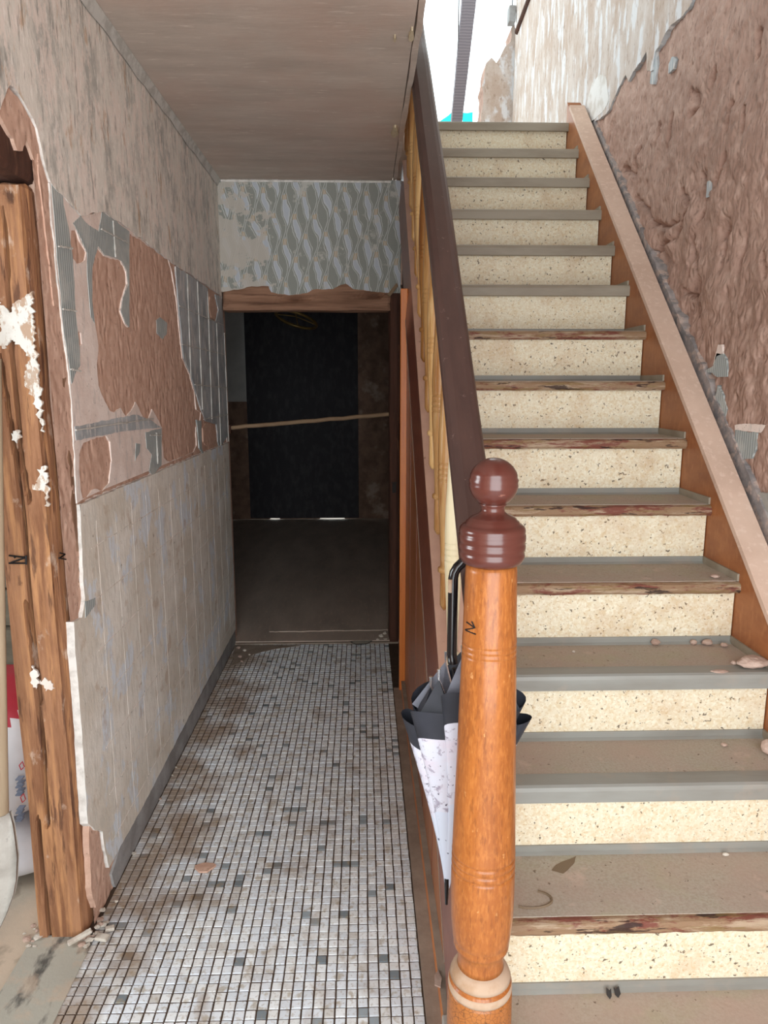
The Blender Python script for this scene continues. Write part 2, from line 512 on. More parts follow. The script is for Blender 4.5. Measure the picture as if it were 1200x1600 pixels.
mk('shovel_plaster', s(196, 192, 184), [
    dict(c=s(160, 154, 146), s=10, t=0.5, w=0.12, a=0.8, d=6),
    dict(c=s(90, 88, 88), s=18, t=0.68, w=0.03, a=0.8)], bump=0.5, bs=40)
mk('shovel_handle', s(176, 156, 130), [dict(c=s(150, 128, 104), s=10, st=(4, 4, 0.6), t=0.5, w=0.2, a=0.7)])
mk('plank_grey', s(126, 120, 106), [dict(c=s(96, 92, 80), s=6, st=(1, 1, 4), t=0.5, w=0.2, a=0.8)], bump=0.4)
mk('plaster_stair', s(200, 187, 178), [
    dict(c=s(178, 156, 140), s=5, st=(1, 1.5, 0.8), t=0.50, w=0.08, a=0.85, d=8, r=0.72),
    dict(c=s(218, 218, 220), s=7, st=(1, 2.0, 0.55), t=0.555, w=0.03, a=0.8, d=6),
    dict(c=s(140, 116, 98), s=36, st=(1, 1.6, 0.7), t=0.63, w=0.04, a=0.5)], bump=0.4, bs=40, bst=(1, 1.6, 0.7))
mk('mortar_blue', s(164, 154, 150), [
    dict(c=s(122, 118, 118), s=20, t=0.5, w=0.10, a=0.85, d=6),
    dict(c=s(198, 174, 160), s=26, t=0.55, w=0.05, a=0.8)], bump=0.4, bs=60)
mk('post_glare_tint', s(128, 120, 124), [dict(c=s(96, 90, 96), k='wave', s=14, dir='Z', dis=1.5, t=0.6, w=0.3, a=0.6)], bump=0.3)  # timber of the roof post, with bluish sky glare mixed into its colour
mk('net_teal', s(40, 200, 196), rough=0.7)
mk('render_pale', s(176, 172, 164), [
    dict(c=s(150, 148, 142), s=7, t=0.5, w=0.15, a=0.8, d=6),
    dict(c=s(124, 130, 132), s=14, st=(1, 2, 2), t=0.62, w=0.06, a=0.6)], bump=0.3)
mk('ring_stain', s(122, 104, 84), rough=0.6)


def wallpaper(N, L, geo, cur, base):
    sep = N.new('ShaderNodeSeparateXYZ')
    nz = N.new('ShaderNodeTexNoise')
    nz.inputs['Scale'].default_value = 9
    nz.inputs['Detail'].default_value = 3
    L.new(geo.outputs['Position'], nz.inputs['Vector'])
    L.new(geo.outputs['Position'], sep.inputs[0])

    def M(op, a, b=None, c=None):
        n = N.new('ShaderNodeMath')
        n.operation = op
        for i, q in enumerate((a, b, c)):
            if q is None:
                continue
            if isinstance(q, (int, float)):
                n.inputs[i].default_value = q
            else:
                L.new(q, n.inputs[i])
        return n.outputs[0]

    def mixc(f, a, b):
        x = N.new('ShaderNodeMix')
        x.data_type = 'RGBA'
        L.new(f, x.inputs['Factor'])
        if isinstance(a, tuple):
            x.inputs['A'].default_value = a
        else:
            L.new(a, x.inputs['A'])
        x.inputs['B'].default_value = b
        return x.outputs['Result']
    u = M('ADD', sep.outputs['X'], M('MULTIPLY', M('SUBTRACT', nz.outputs[0], 0.5), 0.035))
    v = M('ADD', sep.outputs['Z'], M('MULTIPLY', M('SUBTRACT', nz.outputs[0], 0.5), 0.06))
    PU, PV = 0.054, 0.22
    wnz = N.new('ShaderNodeTexWhiteNoise')
    wnz.noise_dimensions = '1D'
    L.new(M('FLOOR', M('DIVIDE', u, PU)), wnz.inputs['W'])
    par = M('ADD', M('MULTIPLY', wnz.outputs['Value'], 1.6), M('MULTIPLY', M('FLOOR', M('DIVIDE', u, PU)), 3.14159))
    fr = M('FRACT', M('DIVIDE', u, PU))
    ph = M('ADD', M('MULTIPLY', v, 2 * math.pi / PV), par)
    sv = M('SINE', ph)
    cv_ = M('COSINE', ph)
    mid = M('MULTIPLY_ADD', cv_, 0.20, 0.5)
    dist = M('ABSOLUTE', M('SUBTRACT', fr, mid))
    wid = M('MULTIPLY_ADD', sv, 0.17, 0.12)
    leaf = M('LESS_THAN', dist, wid)
    inner = M('LESS_THAN', dist, M('SUBTRACT', wid, 0.10))
    line2 = M('LESS_THAN', M('ABSOLUTE', M('SUBTRACT', dist, M('ADD', wid, 0.13))), 0.035)
    ochre = M('MULTIPLY', M('LESS_THAN', dist, 0.18), M('GREATER_THAN', M('MULTIPLY', cv_, -1.0), 0.93))
    col = mixc(M('MULTIPLY', leaf, 0.8), s(146, 148, 141), s(206, 210, 214))
    col = mixc(M('MULTIPLY', inner, 0.7), col, s(178, 184, 194))
    col = mixc(M('MULTIPLY', line2, 0.75), col, s(204, 206, 202))
    col = mixc(M('MULTIPLY', ochre, 0.6), col, s(190, 164, 126))

    def rag(sc, th, wd, st, off):
        vm = N.new('ShaderNodeVectorMath')
        vm.operation = 'MULTIPLY_ADD'
        L.new(geo.outputs['Position'], vm.inputs[0])
        vm.inputs[1].default_value = st
        vm.inputs[2].default_value = (off, off, off)
        t = N.new('ShaderNodeTexNoise')
        t.inputs['Scale'].default_value = sc
        t.inputs['Detail'].default_value = 8
        t.inputs['Roughness'].default_value = 0.7
        L.new(vm.outputs[0], t.inputs['Vector'])
        r = N.new('ShaderNodeMapRange')
        r.inputs['From Min'].default_value = th - wd
        r.inputs['From Max'].default_value = th + wd
        L.new(t.outputs[0], r.inputs['Value'])
        return r.outputs[0]
    left = N.new('ShaderNodeMapRange')          # paper is torn off mostly on the left third
    L.new(sep.outputs['X'], left.inputs['Value'])
    left.inputs['From Min'].default_value = -0.72
    left.inputs['From Max'].default_value = -0.35
    left.inputs['To Min'].default_value = 0.10
    left.inputs['To Max'].default_value = 0.0
    m = rag(8, 0.60, 0.03, (1, 1, 1), 2.0)
    t2 = rag(5, 0.5, 0.5, (1, 1, 1.4), 5.0)
    m2 = M('GREATER_THAN', M('ADD', t2, M('MULTIPLY', left.outputs[0], 2.2)), 0.66)
    col = mixc(M('MULTIPLY', m, 0.8), col, s(196, 192, 184))
    col = mixc(M('MULTIPLY', m2, 0.85), col, s(192, 184, 174))
    return col


mk('wallpaper', s(142, 144, 136), extra=wallpaper, rough=0.8, bump=0.15, bs=50)
PITCH_T = 0.0274
TILE_X = -0.7625


def tilecol(N, L, geo, cur, base):
    sn = N.new('ShaderNodeVectorMath')
    sn.operation = 'MULTIPLY_ADD'
    sn.inputs[1].default_value = (1 / PITCH_T,) * 3
    sn.inputs[2].default_value = (-TILE_X / PITCH_T, 0, 0)
    L.new(geo.outputs['Position'], sn.inputs[0])
    fl = N.new('ShaderNodeVectorMath')
    fl.operation = 'FLOOR'
    L.new(sn.outputs[0], fl.inputs[0])
    mul = N.new('ShaderNodeVectorMath')
    mul.operation = 'MULTIPLY'
    mul.inputs[1].default_value = (1, 1, 0)
    L.new(fl.outputs[0], mul.inputs[0])
    wn = N.new('ShaderNodeTexWhiteNoise')
    wn.noise_dimensions = '2D'
    L.new(mul.outputs[0], wn.inputs['Vector'])
    rp = N.new('ShaderNodeValToRGB')
    rp.color_ramp.interpolation = 'CONSTANT'
    e = rp.color_ramp.elements
    e[0].position, e[0].color = 0, s(226, 232, 238)
    e[1].position, e[1].color = 0.3, s(234, 238, 240)
    for p, c in ((0.55, s(216, 222, 228)), (0.75, s(226, 228, 228)), (0.92, s(206, 204, 200)), (0.96, s(152, 162, 168)), (0.988, s(124, 134, 140))):
        q = e.new(p)
        q.color = c
    L.new(wn.outputs['Value'], rp.inputs[0])
    cur = rp.outputs[0]
    for sc, th, wd, al, c, st in ((120, 0.60, 0.05, 0.4, s(158, 142, 120), (1, 1, 1)), (7, 0.66, 0.07, 0.6, s(150, 126, 98), (1.5, 0.8, 1)), (34, 0.62, 0.05, 0.6, s(164, 148, 120), (1, 1, 1))):
        vm = N.new('ShaderNodeVectorMath')
        vm.operation = 'MULTIPLY'
        vm.inputs[1].default_value = st
        L.new(geo.outputs['Position'], vm.inputs[0])
        t = N.new('ShaderNodeTexNoise')
        t.inputs['Scale'].default_value = sc
        t.inputs['Detail'].default_value = 5
        L.new(vm.outputs[0], t.inputs['Vector'])
        r = N.new('ShaderNodeMapRange')
        r.inputs['From Min'].default_value = th - wd
        r.inputs['From Max'].default_value = th + wd
        r.inputs['To Max'].default_value = al
        L.new(t.outputs[0], r.inputs['Value'])
        x = N.new('ShaderNodeMix')
        x.data_type = 'RGBA'
        L.new(r.outputs[0], x.inputs['Factor'])
        L.new(cur, x.inputs['A'])
        x.inputs['B'].default_value = c
        cur = x.outputs['Result']
    # dirt trodden in along the wall and towards the far room
    sep = N.new('ShaderNodeSeparateXYZ')
    L.new(geo.outputs['Position'], sep.inputs[0])
    t = N.new('ShaderNodeTexNoise')
    t.inputs['Scale'].default_value = 6
    t.inputs['Detail'].default_value = 6
    L.new(geo.outputs['Position'], t.inputs['Vector'])
    a = N.new('ShaderNodeMapRange')
    a.inputs['From Min'].default_value = -0.42
    a.inputs['From Max'].default_value = -0.80
    L.new(sep.outputs['X'], a.inputs['Value'])
    g = N.new('ShaderNodeMath')
    g.operation = 'MULTIPLY_ADD'
    L.new(a.outputs[0], g.inputs[0])
    g.inputs[1].default_value = 0.34
    L.new(t.outputs[0], g.inputs[2])
    r = N.new('ShaderNodeMapRange')
    r.inputs['From Min'].default_value = 0.58
    r.inputs['From Max'].default_value = 0.78
    r.inputs['To Max'].default_value = 0.75
    L.new(g.outputs[0], r.inputs['Value'])
    x = N.new('ShaderNodeMix')
    x.data_type = 'RGBA'
    L.new(r.outputs[0], x.inputs['Factor'])
    L.new(cur, x.inputs['A'])
    x.inputs['B'].default_value = s(140, 112, 82)
    return x.outputs['Result']


mk('mosaic', s(210, 214, 216), extra=tilecol, rough=0.55, bump=0.15, bs=120, bd=0.002)

# ------------------------------------------------------------------ dimensions
XL = -0.764          # finished face of the left wall
YD = 4.02            # wall with the low doorway
ZC = 2.57            # corridor ceiling
RISE, RUN, Y1, Z0 = 0.1925, 0.2071, 1.1305, -0.019
XS = 1.092           # inner face of the wall string
XW = 1.185           # right wall


def nz(Y):
    return RISE * ((Y - Y1) / RUN + 1) + Z0


SL = RISE / RUN

# ------------------------------------------------------------------ structure: floors
floor = MB().box(XL - 0.02, 1.2, -1.5, YD, -0.12, -0.0035).make('floor', 'floor_grout', kind='structure')
MB().box(-3.3, XL - 0.02, -1.5, 3.2, -0.12, -0.006).make('floor_side_room', 'concrete_floor', kind='structure')
fb = MB().box(-1.75, 1.2, YD, 8.2, -0.12, 0.012).make('floor_back_room', 'board_floor', kind='structure')
sheet('floor_sheet', [pxl([(440, 905), (600, 905), (606, 985), (420, 988)], on_z, 0.012, 'z')], 'z', 0.008, 0.018, ('board_floor', 'board_floor'), fb, amp=0.01, seed=3)

NEWEL_X = 0.207
TX0, TX1 = XL + 0.004, 0.158
ncol = int((TX1 - TX0) / PITCH_T)
nrow = int((YD - 1.30) / PITCH_T)


def tile_verts(h=PITCH_T / 2 - 0.0016, t=0.0035):
    a, b = h, h - 0.0012
    return ([(-a, -a, -t), (a, -a, -t), (a, a, -t), (-a, a, -t), (-b, -b, 0), (b, -b, 0), (b, b, 0), (-b, b, 0)],
            [(4, 5, 6, 7), (0, 1, 5, 4), (1, 2, 6, 5), (2, 3, 7, 6), (3, 0, 4, 7)])


tv, tf = tile_verts()
tme = bpy.data.meshes.new('mosaic_tile')
tme.from_pydata(tv, [], tf)
tme.materials.append(MATS['mosaic'])
rng = random.Random(4)
cells = []
i0 = 0
j0 = math.ceil(-0.70 / PITCH_T)
for j in range(j0, int((YD - 0.01) / PITCH_T)):
    for i in range(i0, int(((TX1 if j > 41 else 1.17) - TILE_X) / PITCH_T)):
        x, y = TILE_X + (i + 0.5) * PITCH_T, (j + 0.5) * PITCH_T
        v = Vector((x, y, 0)) - CAM
        d = v.dot(FW)
        px, py = 600 + FPX * v.dot(RT) / d, 800 - FPX * v.dot(UP) / d
        if j > 40 or not (NEWEL_X - 0.07 < x < NEWEL_X + 0.07 and y > 1.05):
            cells.append((x, y, px, py))
cells_in = [c for c in cells if c[1] > 1.2 and c[3] < 1602 and c[2] > 0]
cells_in.sort(key=lambda c: c[1])
single = set((c[0], c[1]) for c in cells_in[:300])
rest = MB()
for x, y, px, py in cells:
    dx, dy, dz, rz = rng.uniform(-.0006, .0006), rng.uniform(-.0006, .0006), rng.uniform(-.0012, 0), rng.uniform(-.03, .03)
    if (x, y) in single:
        o = bpy.data.objects.new('mosaic_tile', tme)
        COL.objects.link(o)
        o.parent = floor
        o.location = (x + dx, y + dy, dz)
        o.rotation_euler = (rng.uniform(-.02, .02), rng.uniform(-.02, .02), rz)
    else:
        c, sn = math.cos(rz), math.sin(rz)
        rest.add([(x + dx + c * p[0] - sn * p[1], y + dy + sn * p[0] + c * p[1], p[2] + dz) for p in tv], tf)
rest.make('mosaic_tiles_beyond', 'mosaic', floor, kind='stuff')
sheet('dust_smear', [pxl([(366, 1008), (470, 1008), (430, 1014), (395, 1022), (380, 1034), (362, 1040)], on_z, 0.001, 'z')], 'z', -0.002, 0.0008, ('dusty_ledge', 'dusty_ledge'), floor, amp=0.008, seed=8)

# threshold strip of the side-room door and of the back room
MB().box(XL - 0.16, XL + 0.012, 0.2, 1.76, -0.02, 0.002).make('trim_1', 'threshold_dark', kind='structure')
MB().box(XL - 0.02, 0.2, YD - 0.02, YD + 0.16, -0.03, 0.006, bev=0.004).make('trim_2', 'dusty_ledge', kind='structure')

# ------------------------------------------------------------------ left wall
WB = XL - 0.006      # clay core behind the plaster
wl = thing('wall_left', None, None)
wl['kind'] = 'structure'


def clay_grid(name, X, y0, y1, z0, z1, step, hf, mat, parent, sign=1, keep=None, smooth=True):
    ny, nzz = int((y1 - y0) / step), int((z1 - z0) / step)
    v, f, idx = [], [], {}
    for a in range(ny + 1):
        for b in range(nzz + 1):
            y, z = y0 + (y1 - y0) * a / ny, z0 + (z1 - z0) * b / nzz
            idx[a, b] = len(v)
            v.append((X + sign * hf(y, z), y, z))
    for a in range(ny):
        for b in range(nzz):
            if keep and not keep(v[idx[a, b]][1], v[idx[a, b]][2]):
                continue
            q = (idx[a, b], idx[a + 1, b], idx[a + 1, b + 1], idx[a, b + 1])
            f.append(q if sign > 0 else q[::-1])
    return obj(name, v, f, mat, parent, smooth)


def left_clay(y, z):
    p = Vector((y * 22, z * 16, 0.3))
    return 0.002 * fbm(p) + 0.0016 * noise.noise(Vector((y * 70, z * 45, 2)))


clay_grid('clay_render', WB - 0.0005, 1.80, YD, 0, ZC, 0.012, left_clay, 'clay_left', wl)
MB().box(XL - 0.125, WB - 0.012, 1.83, YD + 0.1, 0, ZC).box(XL - 0.20, WB - 0.012, -1.4, 1.80, 2.10, ZC).box(XL - 0.2, XL, -1.4, 0.45, 0, ZC).make('wall_core', 'clay_left', wl)
LX = lambda pts: pxl(pts, on_x, XL, 'x')
holeA = [(204, 364), (216, 372), (234, 385), (250, 390), (264, 404), (270, 425), (277, 470), (281, 510), (286, 560), (297, 585), (304, 610), (308, 640), (315, 645), (313, 660), (307, 668), (308, 696), (304, 706), (288, 713), (266, 722), (257, 716), (254, 690), (254, 668), (246, 652), (239, 640), (234, 654), (225, 652), (213, 628), (208, 640), (198, 651), (190, 638), (180, 645), (172, 640), (163, 622), (155, 602), (153, 570), (155, 540), (150, 505), (146, 470), (146, 420), (154, 387), (164, 400), (178, 404), (190, 408), (198, 424), (200, 445), (192, 465), (189, 485), (196, 505), (202, 512), (202, 440)]
holeB = [(113, 360), (120, 360), (128, 378), (136, 395), (134, 407), (122, 413), (113, 400), (111, 380)]
holeC = [(125, 708), (132, 692), (148, 685), (168, 681), (174, 690), (176, 720), (172, 755), (162, 766), (148, 763), (138, 776), (131, 779), (127, 765), (125, 735)]
holeD = [(317, 669), (322, 662), (336, 666), (338, 684), (333, 692), (323, 697), (318, 690)]
holeE = [(328, 463), (334, 467), (338, 485), (336, 499), (331, 496), (327, 479)]
holeF = [(122, 518), (128, 520), (130, 538), (126, 543), (121, 530)]
wain = [(122, 787), (358, 690)]
edge = [(0, 170), (8, 150), (16, 134), (30, 150), (45, 172), (58, 200), (64, 232), (72, 262), (79, 285), (81, 330), (86, 370), (91, 430), (95, 470), (101, 520), (107, 565), (113, 620), (117, 690), (121, 770), (122, 787)]
zt = ZC - 0.001
eL = LX(edge)
wL = LX(wain)
outer = eL + [(YD, wL[1][1]), (YD, zt), (-1.3, zt), (-1.3, 2.16), (eL[0][0] - 0.05, eL[0][1] - 0.02)]
# three plaster zones of the upper wall: old limewash above, pink undercoat in the middle
mid_top = [(79, 285), (127, 338), (160, 330), (205, 360), (235, 384), (275, 414), (300, 430), (332, 452), (346, 462)]
mT = LX(mid_top)
up = LX(edge[:9]) + mT[1:] + [(YD, mT[-1][1] - 0.01), (YD, zt), (-1.3, zt), (-1.3, 2.16), (eL[0][0] - 0.05, eL[0][1] - 0.02)]
sheet('plaster_layer', [up], 'x', WB - 0.012, XL, ('plaster_old', 'plaster_white'), wl, amp=0.007, seed=1)
midz = mT + [(YD, mT[-1][1] - 0.01), (YD, wL[1][1])] + LX(edge[9:])[::-1]
sheet('undercoat_layer', [midz] + [LX(h) for h in (holeA, holeB, holeC, holeF)], 'x', WB - 0.012, XL - 0.0025, ('plaster_pink', 'plaster_white', 'plaster_pink'), wl, amp=0.004, step=0.012, seed=11)
lowb = [(123, 788), (126, 870), (128, 905), (131, 935), (126, 965), (113, 972), (115, 1020), (121, 1080), (126, 1150), (131, 1230), (135, 1288), (146, 1296), (158, 1300), (162, 1330)]
lb = LX(lowb)
sheet('tile_bed_layer', [[(p[0], p[1]) for p in lb] + [(lb[-1][0] + 0.02, 0.10), (2.3, 0.092), (3.2, 0.10), (YD, 0.088), (YD, wL[1][1] - 0.004), (wL[0][0], wL[0][1] - 0.004)]],
      'x', WB - 0.012, XL + 0.004, ('tile_bed', 'plaster_white'), wl, amp=0.004, seed=21)
sheet('skirting_band', [[(1.95, 0.0), (1.93, 0.06), (2.0, 0.088), (3.0, 0.085), (YD, 0.08), (YD, 0.0)]], 'x', WB - 0.012, XL + 0.001, ('skirting_cement', 'skirting_cement'), wl, amp=0.004, seed=31)
# joints of the lost tiles, left standing in the bed
zw, yw = 1.2, 1.88
for kz in range(7):
    z = 1.06 - 0.15 * kz
    pts = [(XL + 0.0035, 1.95 + 0.06 * t, z + 0.004 * noise.noise(Vector((t * 0.9, kz, 4)))) for t in range(0, 35)]
    MB().tube(pts, [0.0018 + 0.0012 * noise.noise(Vector((t, kz, 1))) for t in range(35)], 5).make('bed_joint', 'plaster_old', wl)
for ky in range(13):
    y = 2.0 + 0.155 * ky
    pts = [(XL + 0.0032, y + 0.004 * noise.noise(Vector((t * 0.7, ky, 9))), 0.12 + 0.056 * t) for t in range(0, 19)]
    MB().tube(pts, [0.0014 + 0.001 * noise.noise(Vector((t, ky, 3))) for t in range(19)], 5).make('bed_joint', 'plaster_old', wl)
# tile adhesive that stayed on the wall
adh = {
    'comb1': ([(81, 286), (98, 290), (100, 320), (108, 355), (114, 400), (117, 440), (119, 490), (124, 530), (126, 570), (121, 580), (113, 600), (109, 570), (101, 520), (97, 470), (92, 420), (88, 370), (84, 320)], 'cement_comb'),
    'comb2': ([(115, 348), (127, 338), (140, 352), (155, 362), (160, 331), (180, 344), (203, 362), (203, 440), (201, 446), (199, 424), (190, 407), (178, 402), (164, 398), (154, 384), (145, 418), (145, 470), (149, 505), (143, 495), (138, 440), (137, 395), (128, 374)], 'cement_comb'),
    'comb3': ([(203, 438), (203, 511), (197, 505), (190, 486), (193, 466), (201, 446)], 'cement_comb'),
    'bed1': ([(275, 416), (300, 432), (325, 450), (325, 475), (329, 500), (338, 502), (342, 485), (337, 460), (346, 463), (351, 520), (355, 600), (357, 680), (344, 700), (341, 690), (339, 663), (322, 658), (315, 640), (306, 612), (299, 585), (288, 560), (283, 510), (279, 470)], 'cement_bed'),
    'bed2': ([(118, 667), (175, 655), (215, 648), (238, 658), (253, 668), (200, 673), (120, 688)], 'cement_bed'),
    'comb4': ([(228, 676), (253, 669), (253, 700), (253, 726), (239, 744), (234, 735), (238, 710), (230, 700)], 'cement_comb'),
    'comb5': ([(213, 692), (220, 694), (219, 706), (212, 720)], 'cement_comb'),
    'comb6': ([(308, 656), (315, 658), (316, 700), (322, 716), (312, 700)], 'cement_comb'),
    'comb7': ([(246, 500), (252, 496), (263, 505), (262, 522), (256, 530), (247, 520)], 'cement_comb'),
    'comb8': ([(130, 940), (146, 934), (146, 945), (131, 965)], 'cement_comb'),
}
for k, (p, m) in adh.items():
    sheet('adhesive_patch', [LX(p)], 'x', XL - 0.014, XL + (0.0055 if k == 'comb8' else (-0.004 if k == 'comb7' else -0.0012)), (m, m), wl, amp=0.003, step=0.012, seed=ord(k[-1]) % 7 + 40)
for h in (holeD, holeE):
    sheet('clay_spot', [LX(h)], 'x', XL - 0.014, XL - 0.0004, ('clay_left', 'clay_left'), wl, amp=0.004, step=0.01, seed=58)
# white joint lines in the adhesive bed
for a, b in [((280, 478), (349, 508)), ((284, 538), (352, 554)), ((304, 601), (355, 606)), ((292, 428), (298, 590)), ((308, 440), (316, 640)), ((324, 455), (331, 655)), ((338, 505), (345, 700)), ((350, 520), (357, 690)), ((118, 672), (240, 654)), ((318, 655), (355, 648)), ((91, 385), (112, 388)), ((98, 483), (119, 486)), ((110, 577), (126, 580)), ((158, 358), (200, 380)), ((176, 345), (180, 402)), ((234, 680), (253, 680)), ((244, 676), (246, 725))]:
    pa, pb = on_x(*a, XL), on_x(*b, XL)
    n = 14
    pts = [pa.lerp(pb, i / n) + Vector((0.0012, 0, 0.003 * noise.noise(Vector((i * 0.8, a[0], a[1]))))) for i in range(n + 1)]
    MB().tube(pts, [0.0024 + 0.002 * noise.noise(Vector((i * 1.3, a[0] * .1, 2))) for i in range(n + 1)], 5).make('adhesive_joint', 'cement_line', wl)
# plaster cove below the ceiling
cv = []
for i in range(60):
    y = 1.0 + (YD - 1.0) * i / 59
    cv.append((XL + 0.004, y, ZC - 0.034 + 0.012 * noise.noise(Vector((y * 7, 0, 0)))))
v, f = [], []
for p in cv:
    v += [(p[0], p[1], p[2]), (p[0] + 0.006, p[1], (p[2] + ZC) / 2), (p[0] + 0.014, p[1], ZC - 0.001)]
for i in range(59):
    for j in range(2):
        f.append((i * 3 + j, i * 3 + 3 + j, i * 3 + 4 + j, i * 3 + 1 + j))
obj('plaster_cove', v, f, 'cement_line', wl, smooth=True)
# loose clay at the foot of the post and round the lintel
sheet('clay_crust', [LX([(0, 175), (8, 152), (16, 138), (30, 153), (45, 175), (57, 203), (62, 235), (56, 250), (50, 230), (44, 220), (38, 236), (30, 235), (24, 215), (15, 205), (8, 190)])], 'x', XL - 0.03, XL - 0.004, ('clay_left', 'clay_left'), wl, amp=0.006, step=0.012, seed=51)
sheet('clay_crust', [LX([(62, 240), (70, 262), (76, 300), (80, 360), (88, 430), (92, 480), (86, 478), (78, 400), (70, 330), (64, 280)])], 'x', XL - 0.03, XL - 0.003, ('clay_left', 'clay_left'), wl, amp=0.005, step=0.012, seed=53)
sheet('clay_crust', [LX([(140, 1292), (156, 1300), (162, 1340), (166, 1385), (150, 1420), (144, 1400)])], 'x', XL - 0.03, XL - 0.001, ('clay_left', 'clay_left'), wl, amp=0.006, step=0.012, seed=52)

# ------------------------------------------------------------------ doorway wall at the end of the corridor
wb = thing('wall_back', None, None)
wb['kind'] = 'structure'
DX0, DX1, DZ = XL, 0.142, 1.90
pb = [(346, 456), (372, 452), (393, 448), (420, 447), (424, 457), (452, 461), (480, 458), (488, 452), (520, 452), (530, 446), (540, 443), (552, 452), (580, 455), (622, 460)]
pbw = pxl(pb, on_y, YD - 0.012, 'y')
sheet('wallpaper_layer', [[(XL, pbw[0][1])] + pbw[1:-1] + [(0.205, pbw[-1][1]), (0.205, ZC), (XL, ZC)]], 'y', YD + 0.005, YD - 0.014, ('wallpaper', 'plaster_white'), wb, amp=0.004, step=0.012, seed=61)
MB().box(XL - 0.2, 0.215, YD, YD + 0.11, 2.04, ZC).box(0.215, 1.3, YD + 0.06, YD + 0.12, 0, 2.6).box(-1.8, XL - 0.01, YD, YD + 0.11, 0, 2.7).make('wall_core', 'clay_left', wb)
# cement line where the wallpaper meets the ceiling
MB().tube([(XL + 0.02 + 0.047 * i, YD - 0.015, ZC - 0.008 + 0.004 * noise.noise(Vector((i, 2, 2)))) for i in range(20)], 0.006, 6).make('plaster_seam', 'plaster_white', wb)


def rough_box(name, x0, x1, y0, y1, z0, z1, step, mat, parent, amp=0.004, fr=(9, 9, 3), seed=0, cracks=None, bev=0.006, **k):
    """hewn timber: a box with a fine skin, knocked edges and (optional) shakes cut into its front"""
    v, f, key = [], [], {}

    def V(p):
        kk = (round(p[0], 5), round(p[1], 5), round(p[2], 5))
        if kk not in key:
            key[kk] = len(v)
            v.append(Vector(p))
        return key[kk]
    n = [max(1, int((b - a) / q)) for a, b, q in ((x0, x1, step[0]), (y0, y1, step[1]), (z0, z1, step[2]))]
    xs = [x0 + (x1 - x0) * i / n[0] for i in range(n[0] + 1)]
    ys = [y0 + (y1 - y0) * i / n[1] for i in range(n[1] + 1)]
    zs = [z0 + (z1 - z0) * i / n[2] for i in range(n[2] + 1)]
    for i in range(n[0]):
        for j in range(n[2]):
            f.append([V((xs[i], y0, zs[j])), V((xs[i + 1], y0, zs[j])), V((xs[i + 1], y0, zs[j + 1])), V((xs[i], y0, zs[j + 1]))])
            f.append([V((xs[i], y1, zs[j])), V((xs[i], y1, zs[j + 1])), V((xs[i + 1], y1, zs[j + 1])), V((xs[i + 1], y1, zs[j]))])
    for i in range(n[1]):
        for j in range(n[2]):
            f.append([V((x1, ys[i], zs[j])), V((x1, ys[i + 1], zs[j])), V((x1, ys[i + 1], zs[j + 1])), V((x1, ys[i], zs[j + 1]))])
            f.append([V((x0, ys[i], zs[j])), V((x0, ys[i], zs[j + 1])), V((x0, ys[i + 1], zs[j + 1])), V((x0, ys[i + 1], zs[j]))])
    for i in range(n[0]):
        for j in range(n[1]):
            f.append([V((xs[i], ys[j], z1)), V((xs[i + 1], ys[j], z1)), V((xs[i + 1], ys[j + 1], z1)), V((xs[i], ys[j + 1], z1))])
            f.append([V((xs[i], ys[j], z0)), V((xs[i], ys[j + 1], z0)), V((xs[i + 1], ys[j + 1], z0)), V((xs[i + 1], ys[j], z0))])
    c = Vector(((x0 + x1) / 2, (y0 + y1) / 2, (z0 + z1) / 2))
    h = Vector(((x1 - x0) / 2, (y1 - y0) / 2, (z1 - z0) / 2))
    for p in v:
        q = Vector((p.x * fr[0] + seed, p.y * fr[1], p.z * fr[2]))
        d = Vector((noise.noise(q), noise.noise(q + Vector((9, 3, 1))), noise.noise(q + Vector((2, 8, 5)))))
        p0 = p.copy()
        e = sum(1 for a in range(3) if abs(abs(p[a] - c[a]) - h[a]) < 1e-6)
        if e >= 2:
            b = bev * (1 + 0.8 * noise.noise(q * 2.3))
            for a in range(3):
                if abs(abs(p0[a] - c[a]) - h[a]) < 1e-6:
                    p[a] -= math.copysign(b, p0[a] - c[a])
        p += d * amp
        if cracks and abs(p0.y - y0) < 1e-6:
            m = 9
            for cr in cracks:
                for a, b in zip(cr[:-1], cr[1:]):
                    m = min(m, dseg(p0.x, p0.z, a, b))
            if m < 0.005:
                p.y += 0.04 * (1 - m / 0.005)
    return obj(name, v, f, mat, parent, **k)


# head beam and jamb of the low doorway: the frame of the opening
df = thing('door_1', None, None)
df['kind'] = 'structure'
rough_box('head_beam', XL, 0.155, YD - 0.012, YD + 0.10, DZ, 2.045, (0.02, 0.03, 0.02), 'timber_beam', df, amp=0.004, fr=(4, 9, 12), seed=2,
          cracks=[[(-0.76, 1.945), (-0.3, 1.965), (0.1, 1.985)], [(-0.70, 1.925), (-0.45, 1.93)]])
rough_box('door_jamb', DX1, 0.206, YD - 0.02, YD + 0.10, 0, 2.0, (0.02, 0.03, 0.03), 'timber_dark', df, amp=0.003, seed=3)
MB().box(0.160, 0.182, YD - 0.028, YD - 0.018, 0.90, 0.955, bev=0.002).box(0.155, 0.188, YD - 0.03, YD - 0.02, 0.957, 0.962).make('strike_plate', 'leaf_dark', df)
MB().prism([(0.13, 1.985), (0.18, 2.045), (0.19, 2.03), (0.145, 1.975)], 'y', YD - 0.045, YD - 0.03).make('splinter', 'pole_wood', df)

